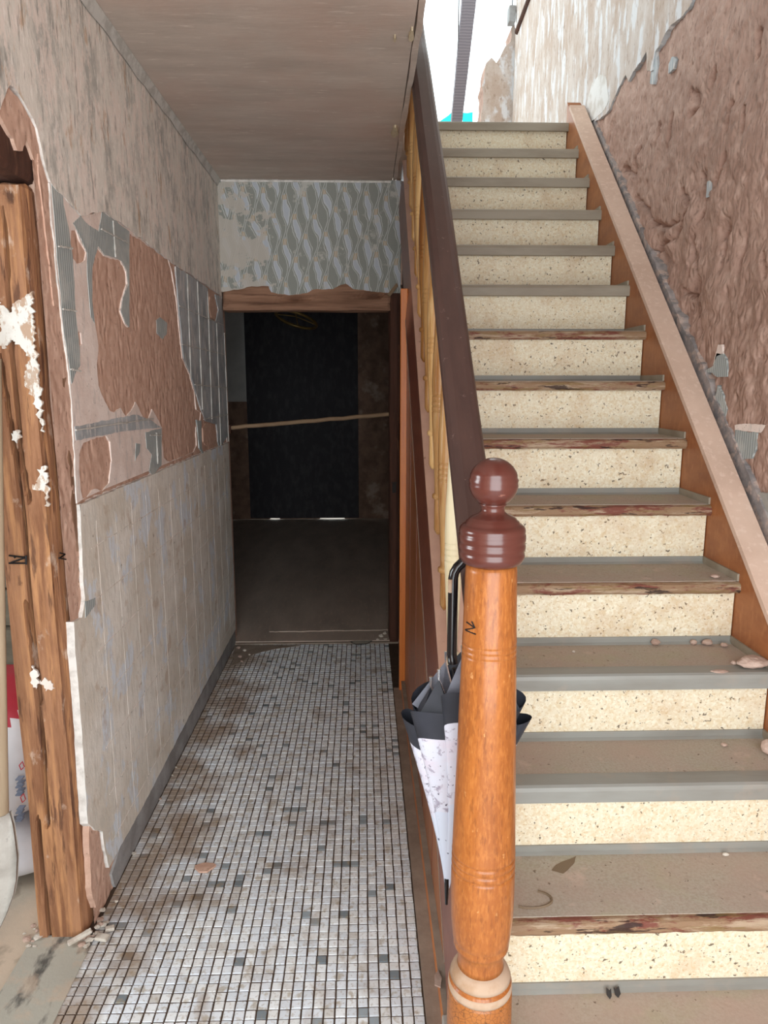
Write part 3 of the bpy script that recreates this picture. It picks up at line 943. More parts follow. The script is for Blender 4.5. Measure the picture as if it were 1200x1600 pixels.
# ------------------------------------------------------------------ corridor ceiling and what lies over it
ce = MB().box(XL - 0.25, 0.158, -1.4, YD + 0.12, ZC, 2.86).make('ceiling', 'ceiling_paint', kind='structure')
tr = rough_box('trim_3', 0.156, 0.186, 1.0, YD - 0.012, ZC - 0.006, 2.86, (0.02, 0.03, 0.04), 'ceiling_paint', None, amp=0.003, fr=(20, 4, 4), seed=5, kind='structure')
for q, sz in (((617, 206), 0.024), ((643, 55), 0.014), ((617, 61), 0.005)):
    c = on_z(*q, ZC - 0.008)
    lp = [(c.x + sz * 0.55 * math.cos(a) * (1 + 0.3 * math.sin(3 * a)), c.y + sz * 2.6 * math.sin(a)) for a in [i * math.pi / 7 for i in range(14)]]
    sheet('filler_foam', [lp], 'z', ZC, ZC - 0.012, ('foam_flake', 'foam_flake'), ce, amp=0.003, step=0.01, seed=int(q[0]))

# ------------------------------------------------------------------ right wall: rough clay, with the old plaster above
wr = thing('wall_right', None, None)
wr['kind'] = 'structure'
MB().box(XW + 0.06, XW + 0.25, -1.4, 6.05, 0, 5.2).make('wall_core', 'clay_right', wr)
RX = lambda pts: pxl(pts, on_x, XW, 'x')
cracks = [RX(c) for c in (
    [(1078, 375), (1083, 440), (1080, 470), (1062, 455)], [(1078, 375), (1070, 430)], [(1092, 275), (1098, 290), (1094, 330), (1085, 345)],
    [(1178, 50), (1177, 85)], [(1113, 110), (1108, 132)], [(1060, 300), (1072, 320), (1064, 340), (1050, 372), (1028, 385), (1010, 400)],
    [(985, 310), (1010, 330), (1015, 350), (1040, 355), (1058, 340)], [(1130, 245), (1118, 285)], [(1135, 165), (1134, 200)], [(1160, 170), (1160, 200)],
    [(1155, 370), (1147, 420)], [(1128, 355), (1120, 420)], [(1120, 370), (1126, 360)], [(968, 265), (985, 275), (995, 235)], [(1040, 230), (1050, 180)],
    [(1080, 140), (1085, 165), (1075, 180)], [(1028, 195), (1022, 225)], [(1190, 400), (1195, 430)], [(1085, 480), (1088, 520)])]
lumps = [(RX([q])[0], r, a) for q, r, a in (((1010, 375), 0.05, 0.02), ((1030, 410), 0.06, -0.02), ((990, 245), 0.035, 0.025), ((1075, 345), 0.05, 0.02), ((1070, 490), 0.05, -0.025), ((1080, 450), 0.03, -0.03), ((1125, 360), 0.03, -0.025), ((1085, 160), 0.03, -0.02), ((1040, 380), 0.04, 0.018), ((1150, 260), 0.15, 0.012), ((975, 270), 0.04, -0.02), ((1195, 420), 0.05, 0.02))]


def right_clay(y, z):
    h = 0.016 * fbm(Vector((y * 3.2, z * 2.6, 0.7)), 5)
    h += 0.007 * noise.noise(Vector((y * 12 + 3 * noise.noise(Vector((y * 6, z * 6, 1))), z * 11 + 2 * noise.noise(Vector((y * 8, z * 8, 6))), 3)))
    r1 = 1 - abs(noise.noise(Vector((y * 24 + 2 * noise.noise(Vector((y * 9, z * 9, 2))), z * 17, 7))))
    h -= 0.006 * max(0, r1 - 0.9) / 0.1 * max(0, noise.noise(Vector((y * 4, z * 4, 9))) + 0.4)
    h += 0.0035 * noise.noise(Vector((y * 60, z * 48, 5)))
    for (c, r, a) in lumps:
        d = math.hypot(y - c[0], z - c[1])
        if d < r * 1.6:
            h += a * max(0, 1 - (d / (1.6 * r)) ** 2)
    wob = 0.01 * noise.noise(Vector((y * 30, z * 30, 11)))
    for cr in cracks:
        if cr[0][0] - 0.5 < y < cr[0][0] + 0.5 and cr[0][1] - 0.5 < z < cr[0][1] + 0.5:
            for a, b in zip(cr[:-1], cr[1:]):
                d = abs(dseg(y, z, a, b) + wob)
                if d < 0.014:
                    h -= 0.045 * (1 - d / 0.014)
    return max(-0.044, min(0.012, h * 0.9))


clay_grid('clay_render', XW + 0.012, 1.55, 4.25, 0.75, 3.5, 0.0078, right_clay, 'clay_right', wr, sign=-1,
          keep=lambda y, z: z > nz(y) - 0.05 and (z < 1.9 + 0.6 * (y - 1.2) or z < 2.9), smooth=True)
# old limewash over the clay
pe = [(911, 206), (926, 191), (940, 184), (952, 172), (962, 150), (968, 136), (978, 118), (982, 128), (990, 112), (1002, 98), (1010, 82), (1012, 112), (1020, 110), (1024, 82), (1034, 64), (1048, 40), (1062, 30), (1075, 16), (1082, 2), (1090, -30)]
pr_ = RX(pe)
sheet('plaster_layer', [pr_ + [(2.3, 3.5), (2.3, 5.15), (5.95, 5.15), (6.03, 4.6), (6.0, 4.2), (6.03, 3.6), (6.02, 2.78), (4.3, 2.78)]], 'x', XW + 0.06, XW - 0.002, ('plaster_stair', 'cement_bed'), wr, amp=0.007, step=0.015, seed=71)
for p, m in (([(915, 196), (930, 186), (945, 172), (952, 158), (948, 120), (938, 116), (926, 130), (918, 160), (917, 180)], 'plaster_patch_white'),
             ([(1016, 82), (1024, 84), (1026, 105), (1020, 132), (1014, 130), (1016, 106)], 'cement_bed'),
             ([(1048, 88), (1056, 92), (1050, 108), (1042, 116), (1043, 100)], 'cement_bed'),
             ([(1103, 284), (1111, 282), (1109, 306), (1101, 309)], 'cement_bed'),
             ([(1095, 582), (1112, 572), (1118, 552), (1128, 553), (1134, 566), (1135, 588), (1118, 590), (1110, 582)], 'cement_comb'),
             ([(1112, 640), (1119, 602), (1128, 618), (1134, 640), (1130, 664), (1112, 664)], 'cement_comb'),
             ([(1147, 672), (1180, 676), (1181, 695), (1172, 716), (1143, 718)], 'cement_comb'),
             ([(1150, 752), (1178, 764), (1172, 778), (1160, 772)], 'cement_bed'),
             ([(1126, 700), (1140, 690), (1143, 718), (1136, 725)], 'cement_comb'),
             ([(1146, 664), (1160, 662), (1200, 664), (1230, 668), (1230, 676), (1180, 676), (1146, 672)], 'plaster_pink'),
             ([(1112, 570), (1120, 538), (1126, 538), (1127, 553), (1118, 556)], 'plaster_pink'),
             ([(1090, 590), (1098, 570), (1104, 590), (1100, 630), (1094, 612)], 'plaster_pink'),
             ([(1168, 778), (1185, 770), (1240, 774), (1260, 1000), (1230, 990), (1190, 880), (1170, 810)], 'render_pale')):
    sheet('adhesive_patch' if 'cement' in m else 'plaster_patch', [RX(p)], 'x', XW + 0.06, XW + (0.004 if m != 'plaster_patch_white' else -0.0035), (m, m), wr, amp=0.003, step=0.01, seed=len(p) + 80)
# cement filling along the string
tl, bl = [], []
for i in range(40):
    y = 1.3 + 2.66 * i / 39
    tl.append((y, nz(y) + 0.102 + 0.014 * noise.noise(Vector((y * 9, 1, 1))) + (0.02 if y < 2.6 else 0)))
    bl.append((y, nz(y) - 0.02))
sheet('mortar_fillet', [bl + tl[::-1]], 'x', XW + 0.06, XW - 0.002, ('mortar_blue', 'mortar_blue'), wr, amp=0.006, step=0.012, seed=91)

# ------------------------------------------------------------------ far shell: rooms, stairwell, front of the house
wf = MB().box(XL - 0.25, -0.71, -0.9, -0.74, 0, 5.2).box(1.11, XW + 0.25, -0.9, -0.74, 0, 5.2).box(-0.71, 1.11, -0.9, -0.74, 2.53, 5.2).make('wall_front', 'room_grey', kind='structure')
MB().box(XL - 0.25, XW + 0.25, -1.5, 4.9, 5.2, 5.3).make('ceiling_stairwell', 'ceiling_paint', kind='structure')
MB().box(0.03, 0.155, -1.4, 2.2, 2.87, 5.2).make('wall_upper', 'room_grey', kind='structure')
MB().box(0.186, XW, 4.09, 6.0, 2.60, 2.845).make('floor_landing', 'board_floor', kind='structure')
MB().box(-3.4, -3.3, -1.5, 0.6, 0, 2.7).box(-3.4, -3.3, 1.8, 3.3, 0, 2.7).box(-3.4, -3.3, 0.6, 1.8, 0, 1.0).box(-3.4, -3.3, 0.6, 1.8, 2.2, 2.7).box(-3.4, XL - 0.2, 3.2, 3.3, 0, 2.7).box(-3.4, XL - 0.2, -1.5, -1.4, 0, 2.7).make('wall_side_room', 'room_grey', kind='structure')
MB().box(-3.4, XL - 0.2, -1.5, 3.3, 2.6, 2.7).make('ceiling_side_room', 'room_grey', kind='structure')
wbr = MB().box(-1.85, -1.75, YD + 0.1, 8.0, 0, 2.5).box(0.95, 1.05, YD + 0.1, 8.0, 0, 2.5).make('wall_back_room', 'room_brown', kind='structure')
MB().box(-1.85, -1.262, 7.9, 8.0, 1.32, 2.5).make('wall_panel', 'room_grey', wbr)
MB().box(-1.85, -1.262, 7.895, 8.0, 0, 1.32).box(-0.07, 1.05, 7.9, 8.0, 0, 2.5).box(-1.262, -0.07, 7.9, 8.0, 2.27, 2.5).make('wall_panel', 'room_brown', wbr)
MB().box(-1.85, 1.05, YD + 0.1, 8.0, 2.5, 2.58).make('ceiling_back_room', 'room_brown', kind='structure')
# broken return wall at the end of the landing
rw = pxl([(752, 205), (757, 110), (766, 93), (775, 100), (780, 90), (795, 68), (802, 36), (812, 60), (812, 205)], on_y, 6.08, 'y')
sheet('wall_landing', [rw], 'y', 6.28, 6.06, ('plaster_stair', 'clay_right'), None, amp=0.02, step=0.04, seed=101, kind='structure')

# ------------------------------------------------------------------ black door of the back room
bd = thing('door_2', None, None)
bd['kind'] = 'structure'
MB().box(-1.27, -0.06, 7.85, 7.885, 0.03, 2.275, bev=0.004).make('door_leaf', 'black_board', bd)
MB().box(-1.27, -1.06, 7.9, 7.94, 0.0, 0.06).box(-0.95, -0.50, 7.9, 7.94, 0.0, 0.06).box(-0.22, -0.06, 7.9, 7.94, 0.0, 0.06).make('slit_block', 'room_brown', bd)  # added behind the leaf to block daylight; gaps leave the bright slits

# pole wedged across the low doorway
a, b = on_y(352, 669, YD + 0.05), on_y(612, 647, YD + 0.05)
t = thing('wooden_pole', 'thin pale wooden pole wedged slantwise across the dark doorway', 'pole')
n = 24
MB().tube([a.lerp(b, i / n) + Vector((0, 0, 0.003 * noise.noise(Vector((i * 0.5, 3, 3))))) for i in range(n + 1)], [0.012 + 0.0015 * noise.noise(Vector((i, 1, 7))) for i in range(n + 1)], 8).make('shaft', 'pole_wood', t, smooth=True)
MB().box(-0.772, -0.75, YD + 0.02, YD + 0.08, a.z - 0.03, a.z + 0.02, bev=0.003).make('wedge', 'timber_dark', t)

# ring lamp under the ceiling of the back room
c = on_y(463, 506, 6.2)
t = thing('ceiling_lamp', 'tilted oval brass ceiling lamp hanging in the dark back room', 'lamp')
pts = [(c.x + 0.17 * math.cos(g), c.y + 0.17 * math.sin(g), c.z + 0.035 - 0.045 * math.cos(g) - 0.045 * math.sin(g)) for g in [i * 2 * math.pi / 28 for i in range(29)]]
MB().tube(pts, 0.013, 8, cap=False).make('ring', 'brass', t, smooth=True)
lt = 2.5
MB().tube([(c.x, c.y, lt), (c.x, c.y, c.z + 0.06)], 0.008, 8).lathe([(lt - 0.03, 0.05), (lt, 0.06)], (c.x, c.y), 16).make('stem', 'brass', t)
MB().tube([pts[0], (c.x, c.y, c.z + 0.06), pts[14]], 0.005, 6).tube([pts[7], (c.x, c.y, c.z + 0.06), pts[21]], 0.005, 6).make('bracket', 'brass', t)

# ------------------------------------------------------------------ staircase
st = thing('staircase', 'steep staircase with speckled cream risers and dusty lino treads', 'staircase')
XT0 = 0.275
PVC = {3, 4, 10, 11, 12, 13, 14, 15}
for k in range(1, 16):
    yk, zk = Y1 + (k - 1) * RUN, k * RISE + Z0
    yr = yk + 0.028
    zb = (k - 1) * RISE + Z0 if k > 1 else 0
    MB().box(XT0, XS - 0.003, yr, yr + 0.018, zb, zk - 0.03).make('riser', 'riser_lino', st)
    yb = yk + RUN + 0.03 if k < 15 else yk + 0.3
    tread = MB().box(XT0, XS, yk + 0.02, yb, zk - 0.03, zk - 0.004).make('tread', 'nosing_wood', st)
    MB().box(XT0, XS - 0.001, yk + (0.022 if k not in PVC else 0.03), yb - 0.004, zk - 0.004, zk).make('tread_covering', 'tread_lino', tread)
    if k in PVC:
        prof = [(yk + 0.06, zk - 0.002), (yk + 0.06, zk + 0.0015), (yk + 0.008, zk + 0.003), (yk + 0.001, zk - 0.001), (yk - 0.002, zk - 0.010), (yk - 0.001, zk - 0.040), (yk + 0.006, zk - 0.042), (yk + 0.02, zk - 0.034), (yk + 0.02, zk - 0.004)]
        MB().prism(prof, 'x', XT0 - 0.002, XS + 0.001).make('nosing_strip', 'pvc_grey' if k < 8 else 'pvc_dusty', tread)
    else:
        # bare wooden nosing, chipped
        nx = 110
        v, f = [], []
        pf = [(0.03, -0.002), (0.012, -0.002), (0.004, -0.006), (0.0, -0.014), (0.0, -0.026), (0.006, -0.034), (0.03, -0.034)]
        for i in range(nx + 1):
            x = XT0 + (XS - XT0) * i / nx
            for j, (dy, dz) in enumerate(pf):
                q = Vector((x * 22, j * 0.9, k * 3.3))
                w = noise.noise(q) * 0.5 + noise.noise(q * 2.3) * 0.5
                v.append((x, yk + dy + (0.005 * max(0, w) if 0 < j < 6 else 0), zk + dz + (0.002 * w if 0 < j < 6 else 0)))
        m = len(pf)
        for i in range(nx):
            for j in range(m - 1):
                f.append((i * m + j, i * m + j + 1, (i + 1) * m + j + 1, (i + 1) * m + j))
        f.append(tuple(range(m)))
        f.append(tuple(range(nx * m, nx * m + m))[::-1])
        obj('nosing', v, f, 'nosing_wood', tread)
    if k < 15:
        # upstand strips of the lino trim: at the foot of the next riser and along the string
        MB().prism([(yr + RUN - 0.012, zk), (yr + RUN - 0.004, zk + 0.006), (yr + RUN - 0.004, zk + 0.022), (yr + RUN, zk + 0.022), (yr + RUN, zk)], 'x', XT0, XS - 0.003).make('riser_trim', 'pvc_grey', tread)
        MB().prism([(yk + 0.015, zk), (yk + 0.015, zk + 0.022), (yr + RUN, zk + 0.022), (yr + RUN, zk)], 'x', XS - 0.006, XS).make('side_trim', 'pvc_dusty', tread)
ye, yf = 0.98, YD + 0.06
sr = MB().prism([(ye, 0), (ye + 0.25, 0), (yf, nz(yf) - 0.34), (yf, nz(yf) + 0.07), (ye, nz(ye) + 0.07)], 'x', XS, XW - 0.022).make('wall_string', 'string_varnish', st)
capv = []
MB().prism([(ye, nz(ye) + 0.07), (yf - 0.06, nz(yf - 0.06) + 0.07), (yf - 0.06, nz(yf - 0.06) + 0.092), (ye, nz(ye) + 0.092)], 'x', XS - 0.004, XW - 0.018).make('string_cap', 'cap_dust', sr)
so = MB().prism([(1.185, 0.05), (ye + 0.4, 0.05), (yf, nz(yf) - 0.34), (yf, nz(yf) + 0.05), (1.185, nz(1.185) + 0.05)], 'x', 0.246, XT0 + 0.002).make('outer_string', 'string_paint', st)
# scattered dirt rings and smears on the lower treads
c = on_z(848, 1405, 2 * RISE + Z0)
MB().tube([(c.x - 0.03 + 0.05 * math.cos(g), c.y + 0.028 * math.sin(g), 2 * RISE + Z0 + 0.0004) for g in [-2.2 + 0.25 * i for i in range(14)]], 0.0035, 5).make('dried_ring', 'ring_stain', st)
sheet('dried_spill', [pxl([(868, 1352), (900, 1338), (898, 1350), (880, 1364), (862, 1360)], on_z, 2 * RISE + Z0, 'z')], 'z', 2 * RISE + Z0 - 0.001, 2 * RISE + Z0 + 0.0008, ('ring_stain', 'ring_stain'), st, amp=0.003, step=0.008, seed=4)

# ------------------------------------------------------------------ panelling under the stairs
pn = thing('stair_panelling', 'brown veneered panelling with orange edge board under the stairs', 'panelling')
XP = 0.198
y0, y1 = 1.22, 3.332


def mline(y, o):
    return nz(y) - o


MB().prism([(y0 + 0.35, 0.055), (y1, 0.055), (y1, mline(y1, 0.41)), (y0 + 0.35, mline(y0 + 0.35, 0.41))], 'x', XP, XP + 0.012).make('veneer_panel', 'veneer', pn)
for i, yy in enumerate((1.9, 2.25, 2.62, 2.98)):
    MB().box(XP - 0.0015, XP + 0.003, yy, yy + 0.007, 0.06, mline(yy, 0.43)).make('panel_batten', 'moulding_brown', pn)
rake = lambda y, o: (y, nz(y) - o)
v, f = [], []
for y in (y0 + 0.05, yf - 0.05):
    v += [(0.192, y, nz(y) - 0.42), (0.213, y, nz(y) - 0.20), (0.246, y, nz(y) - 0.20), (0.246, y, nz(y) - 0.42)]
f = [(0, 1, 5, 4), (1, 2, 6, 5), (2, 3, 7, 6), (3, 0, 4, 7), (0, 3, 2, 1), (4, 5, 6, 7)]
obj('raking_board', v, f, 'moulding_brown', pn)
v = []
for y in (y0 + 0.05, yf - 0.05):
    v += [(0.211, y, nz(y) - 0.202), (0.212, y, nz(y) - 0.192), (0.248, y, nz(y) - 0.186), (0.248, y, nz(y) - 0.202)]
obj('string_ledge', v, f, 'string_paint', pn)
v = []
for y in (y0 + 0.3, y1):
    v += [(0.1905, y, nz(y) - 0.428), (0.1905, y, nz(y) - 0.420), (0.198, y, nz(y) - 0.420), (0.198, y, nz(y) - 0.428)]
obj('seam_bead', v, f, 'dusty_ledge', pn)
MB().box(0.170, 0.203, 3.330, 3.362, 0.0, 1.935, bev=0.003).make('edge_board', 'orange_trim', pn)
MB().prism([(3.36, 0.0), (YD - 0.02, 0.0), (YD - 0.02, nz(YD) - 0.35), (3.36, nz(3.36) - 0.35)], 'x', 0.212, 0.24).make('recess_board', 'timber_dark', pn)
MB().box(0.180, XP, y0, y1, 0.0, 0.055, bev=0.003).make('plinth', 'orange_trim', pn)
MB().box(0.1795, XP + 0.004, y0 + 0.02, y1 - 0.01, 0.055, 0.058).make('plinth_dust', 'dusty_ledge', pn)
sb = MB().box(0.1435, 0.180, 1.25, 3.36, -0.003, 0.006).make('trim_4', 'dusty_ledge', kind='structure')
MB().box(0.1755, 0.199, 1.22, 1.42, 0.0, 0.062, bev=0.003).make('plinth_block', 'render_pale', pn)

# ------------------------------------------------------------------ newel post
NY = 1.12
nc = on_y(756, 1150, NY)
NX = 0.207
nw = thing('newel_post', 'orange-brown turned wooden newel post with dark ball top', 'newel post', loc=(0, 0, 0))


def zz(y):
    return on_y(760, y, NY).z


def rr(w):
    return w / 2 * 0.9765e-3 * NY / 1.0


def R_(y, w):
    return on_y(760 + w / 2, y, NY).x - on_y(760, y, NY).x


def prof(tab):
    return sorted([(zz(y), R_(y, w)) for y, w in tab])


shaft = [(880, 78), (890, 80), (985, 83)]
for g in (1003, 1011, 1019):
    shaft += [(g - 4, 84.5), (g - 1.5, 84), (g, 81), (g + 1.5, 84), (g + 3.5, 84.5)]
shaft += [(1100, 88), (1180, 91), (1270, 95), (1322, 97)]
for g in (1330, 1341, 1352):
    shaft += [(g - 4.5, 98), (g - 2, 97.5), (g, 93), (g + 2, 97.5), (g + 4, 98)]
shaft += [(1390, 97.5), (1420, 96), (1440, 93), (1452, 90), (1460, 88), (1463, 84), (1467, 86), (1472, 85), (1476, 76), (1486, 71), (1496, 70), (1503, 72)]
MB().lathe(prof(shaft), (NX, NY), 48).make('shaft', 'newel_wood', nw, smooth=True)
base = [(1503, 72), (1508, 82), (1513, 89), (1519, 94)]
MB().lathe(prof(base), (NX, NY), 48).make('foot_collar', 'newel_dust', nw, smooth=True, label='dusty moulded collar')
MB().lathe(prof([(1519, 94), (1521, 91), (1523, 91.5), (1526, 96)]), (NX, NY), 48).make('foot_groove', 'newel_wood', nw)
MB().lathe(prof([(1526, 96), (1529, 98.5), (1534, 99), (1538, 97)]), (NX, NY), 48).make('foot_ring', 'newel_dust', nw, smooth=True)
foot = prof([(1538, 97), (1543, 99), (1600, 99)]) 
MB().lathe([(0.0, foot[0][1] + 0.004), (0.12, foot[0][1] + 0.003), (0.2, foot[0][1])] + foot, (NX, NY), 48).make('foot', 'newel_crackle', nw, smooth=True, label='foot with black crackled varnish')
cap = [(881, 78), (877, 92), (871, 99), (866, 102), (862, 101), (860, 99), (857, 102.5), (852, 104), (848, 103), (846, 100.5), (843, 103.5), (838, 104.5), (834, 103.5), (832, 101), (829, 103), (825, 102), (822, 99), (819, 92), (817, 84), (814, 82), (812, 76), (809, 72), (807, 66), (804, 52), (801, 42), (798, 37), (794, 36), (790, 38), (787, 44)]
cp = MB().lathe(prof([(y + 0, w) for y, w in cap]), (NX, NY), 48).make('cap', 'cap_brown', nw, smooth=True, label='dark brown ringed cap')
zb0, zb1 = zz(793), zz(716)
rb = R_(750, 77)
zc_ = (zb0 + zb1) / 2 + 0.001
bp_ = []
for i in range(1, 30):
    g = math.pi * i / 30
    z = zc_ - (zb1 - zb0) / 2 * math.cos(g)
    r = rb * math.sin(g)
    if i in (15, 17):
        r -= 0.0012
    if i == 16:
        r += 0.0004
    bp_.append((z, r))
MB().lathe(bp_, (NX, NY), 48).make('ball', 'cap_brown', cp, smooth=True)


def strokes(name, lines, fn, mat, parent, r=0.0022):
    m = MB()
    for l in lines:
        P = [fn(*q) for q in l]
        pts = []
        for a, b in zip(P[:-1], P[1:]):
            pts += [a.lerp(b, i / 4) for i in range(4)]
        m.tube(pts + [P[-1]], r, 6)
    return m.make(name, mat, parent)


def on_newel(x, y):
    d = ray(x, y)
    r = R_(y, 84) + 0.0002
    # intersection of the sight line with the post's round surface
    ox, oy = CAM.x - NX, CAM.y - NY
    A = d.x * d.x + d.y * d.y
    B = 2 * (ox * d.x + oy * d.y)
    C = ox * ox + oy * oy - r * r
    D = B * B - 4 * A * C
    t = (-B - math.sqrt(max(D, 0))) / (2 * A)
    return CAM + d * t


strokes('ink_mark', [[(729, 972), (742, 981), (727, 984)], [(742, 981), (737, 971)], [(728, 985), (743, 991)]], on_newel, 'black_ink', nw, 0.0012)

# ------------------------------------------------------------------ banister: handrail and balusters
bn = thing('stair_banister', 'dark brown sloping handrail with a row of turned pine balusters', 'banister')
XR0, XR1 = 0.182, 0.258
rt = []
for q in ((760, 712), (745, 600), (724, 450), (703, 300), (686, 190), (672, 95), (663, 40)):
    p = on_x(*q, XR1)
    rt.append((p.y, p.z))
rt[0] = (NY + 0.035, rt[0][1] - (rt[0][0] - NY - 0.035) * 0.93)
rt.append((rt[-1][0] + 0.5, rt[-1][1] + 0.5))
fine = []
for i in range(len(rt) - 1):
    for j in range(6):
        u = j / 6
        p0, p1, p2, p3 = rt[max(i - 1, 0)], rt[i], rt[i + 1], rt[min(i + 2, len(rt) - 1)]
        fine.append(tuple(0.5 * (2 * p1[a] + (p2[a] - p0[a]) * u + (2 * p0[a] - 5 * p1[a] + 4 * p2[a] - p3[a]) * u * u + (3 * p1[a] - p0[a] - 3 * p2[a] + p3[a]) * u ** 3) for a in (0, 1)))
fine.append(rt[-1])
sec = [(XR1 - 0.004, -0.012), (XR1, -0.022), (XR1 - 0.004, -0.06), (XR1 - 0.016, -0.085), (XR0 + 0.018, -0.085), (XR0 + 0.012, -0.066), (XR0 + 0.002, -0.058), (XR0, -0.04), (XR0 + 0.002, -0.022), (XR0 + 0.008, -0.008), (XR0 + 0.022, 0.0), (XR1 - 0.022, 0.002), (XR1 - 0.010, -0.002)]
v, f = [], []
m = len(sec)
for y, z in fine:
    v += [(x, y, z + dz + 0.004) for x, dz in sec]
for i in range(len(fine) - 1):
    for j in range(m):
        f.append((i * m + j, (i + 1) * m + j, (i + 1) * m + (j + 1) % m, i * m + (j + 1) % m))
f += [tuple(range(m)), tuple(range((len(fine) - 1) * m, len(fine) * m))[::-1]]
obj('handrail', v, f, 'rail_brown', bn)


def railz(y):
    for a, b in zip(fine[:-1], fine[1:]):
        if a[0] <= y <= b[0]:
            return a[1] + (b[1] - a[1]) * (y - a[0]) / (b[0] - a[0])
    return fine[-1][1]


XB = 0.226
bprof = [(0, 0.002), (0.006, 0.006), (0.016, 0.0105), (0.10, 0.0105), (0.103, 0.0105), (0.106, 0.0155), (0.112, 0.0165), (0.118, 0.0155), (0.121, 0.0105), (0.16, 0.011), (0.22, 0.0135), (0.28, 0.0165), (0.335, 0.0188)]
for g in (0.350, 0.364, 0.378, 0.392):
    bprof += [(g - 0.005, 0.0192), (g - 0.0015, 0.019), (g, 0.0172), (g + 0.0015, 0.019), (g + 0.005, 0.0192)]
bprof += [(0.42, 0.0195), (0.48, 0.0185), (0.54, 0.016), (0.60, 0.0135), (0.66, 0.0115), (0.70, 0.011), (0.703, 0.0155), (0.712, 0.0155), (0.715, 0.0105)]
protos = {}
for i in range(12):
    y = 1.743 + 0.192 * i
    zt_ = nz(y) - 0.045
    top = railz(y) - 0.082
    mat = 'baluster_cream' if i == 0 else 'baluster_pine'
    if mat not in protos:
        me = MB().lathe([(a_, b_ * 1.22) for a_, b_ in bprof + [(0.80, 0.0105)]], (0, 0), 16).make('baluster', mat, bn, smooth=True)
        protos[mat] = me
        o = me
    else:
        o = protos[mat].copy()
        COL.objects.link(o)
        o.parent = bn
    o.location = (XB, y, zt_)
    o.scale = (1, 1, (top - zt_ + 0.02) / 0.80)
    if i == 0:
        o['label'] = 'cream painted baluster next to the newel'

# ------------------------------------------------------------------ umbrella hung behind the newel
um = thing('umbrella', 'furled white speckled umbrella with black border hung behind the newel', 'umbrella')
UY = 1.275
tip = on_y(698, 1392, UY)
rimL, rimR = on_y(626, 1140, UY), on_y(831, 1125, UY)
cxr = (rimL.x + rimR.x) / 2
RU = (rimR.x - rimL.x) / 2
zr = (rimL.z + rimR.z) / 2
NT, NA = 26, 128


def canopy(t, g):
    """t 0 tip .. 1 rim; g angle"""
    fold = 0.5 + 0.5 * math.cos(8 * g + 0.6)
    wv = (t ** 1.25) * (1.0 + 0.05 * math.sin(3 * g))
    r = RU * (0.03 + 0.97 * wv) * (1 - 0.34 * t * (1 - fold ** 0.7))
    x = tip.x + (cxr - tip.x) * t + r * math.cos(g + 0.28 * t * math.sin(8 * g))
    y = UY + 0.05 * (1 - t) * 0 + 0.62 * r * math.sin(g + 0.28 * t * math.sin(8 * g))
    y = max(y, NY + 0.057 + 0.012 * fold)
    zrim = zr + 0.085 * max(0, 1 - abs(math.cos(g)) ** 1.5) + 0.02 * fold
    return (x, y, tip.z + (zrim - tip.z) * t)


def canopy_part(name, t0, t1, n, mat, inn=0.0):
    v, f = [], []
    for i in range(n + 1):
        t = t0 + (t1 - t0) * i / n
        for k in range(NA):
            p = canopy(t, 2 * math.pi * k / NA)
            v.append(p)
    for i in range(n):
        for k in range(NA):
            f.append((i * NA + k, i * NA + (k + 1) % NA, (i + 1) * NA + (k + 1) % NA, (i + 1) * NA + k))
    return obj(name, v, f, mat, um, smooth=True)


canopy_part('canopy_tip_panels', 0.0, 0.46, 12, 'umbrella_plain')
canopy_part('canopy', 0.46, 0.86, 14, 'umbrella_white')
canopy_part('border_band', 0.86, 1.0, 5, 'umbrella_black')
MB().tube([(tip.x, UY, tip.z - 0.03), (tip.x, UY, tip.z + 0.03)], [0.003, 0.006], 8).make('ferrule', 'black_gloss', um)
for k in range(8):
    g = 2 * math.pi * (k - 0.0955) / 8
    p = Vector(canopy(1.0, g))
    c0 = Vector((cxr, UY, p.z - 0.10))
    q = p.lerp(Vector((cxr, UY, p.z)), 0.45) + Vector((0, 0, 0.055))
    MB().tube([c0, q, q + Vector((0, 0, 0.02))], [0.0018, 0.002, 0.0035], 6).make('rib', 'steel', um)
    a1, a2 = Vector(canopy(1.0, g - 0.22)), Vector(canopy(1.0, g + 0.22))
    b1, b2 = a1.lerp(c0, 0.5), a2.lerp(c0, 0.5)
    obj('fabric_fold', [a1, a2, b2, b1, q], [(0, 1, 4), (1, 2, 4), (2, 3, 4), (3, 0, 4)], 'umbrella_black' if k % 3 else 'umbrella_grey', um)
hx = 0.165
hzr = railz(UY) - 0.012
MB().tube([(tip.x, UY, tip.z), (cxr, UY, zr - 0.05), (hx + 0.004, UY, on_y(721, 1044, UY).z)], 0.004, 8).make('stick', 'black_gloss', um)
hz0 = on_y(718, 1036, UY).z
rh = (0.279 - hx) / 2
hp = [(hx + 0.002, UY, hz0), (hx, UY, hz0 + 0.02), (hx, UY, (hz0 + hzr) / 2), (hx, UY, hzr)]
for i in range(1, 10):
    g = math.pi - i * math.pi / 12
    hp.append((hx + rh + rh * math.cos(g), UY, hzr + rh * 0.75 * math.sin(g)))
hz1 = hzr + 0.03
MB().tube(hp, [0.0095] * len(hp), 12, up=(0, 1, 0)).make('handle', 'black_gloss', um, smooth=True)
MB().tube([(hx - 0.006, UY - 0.007, hz1 - 0.055), (hx - 0.006, UY - 0.0075, hz1 - 0.03)], 0.004, 6).make('worn_patch', 'newel_dust', um)

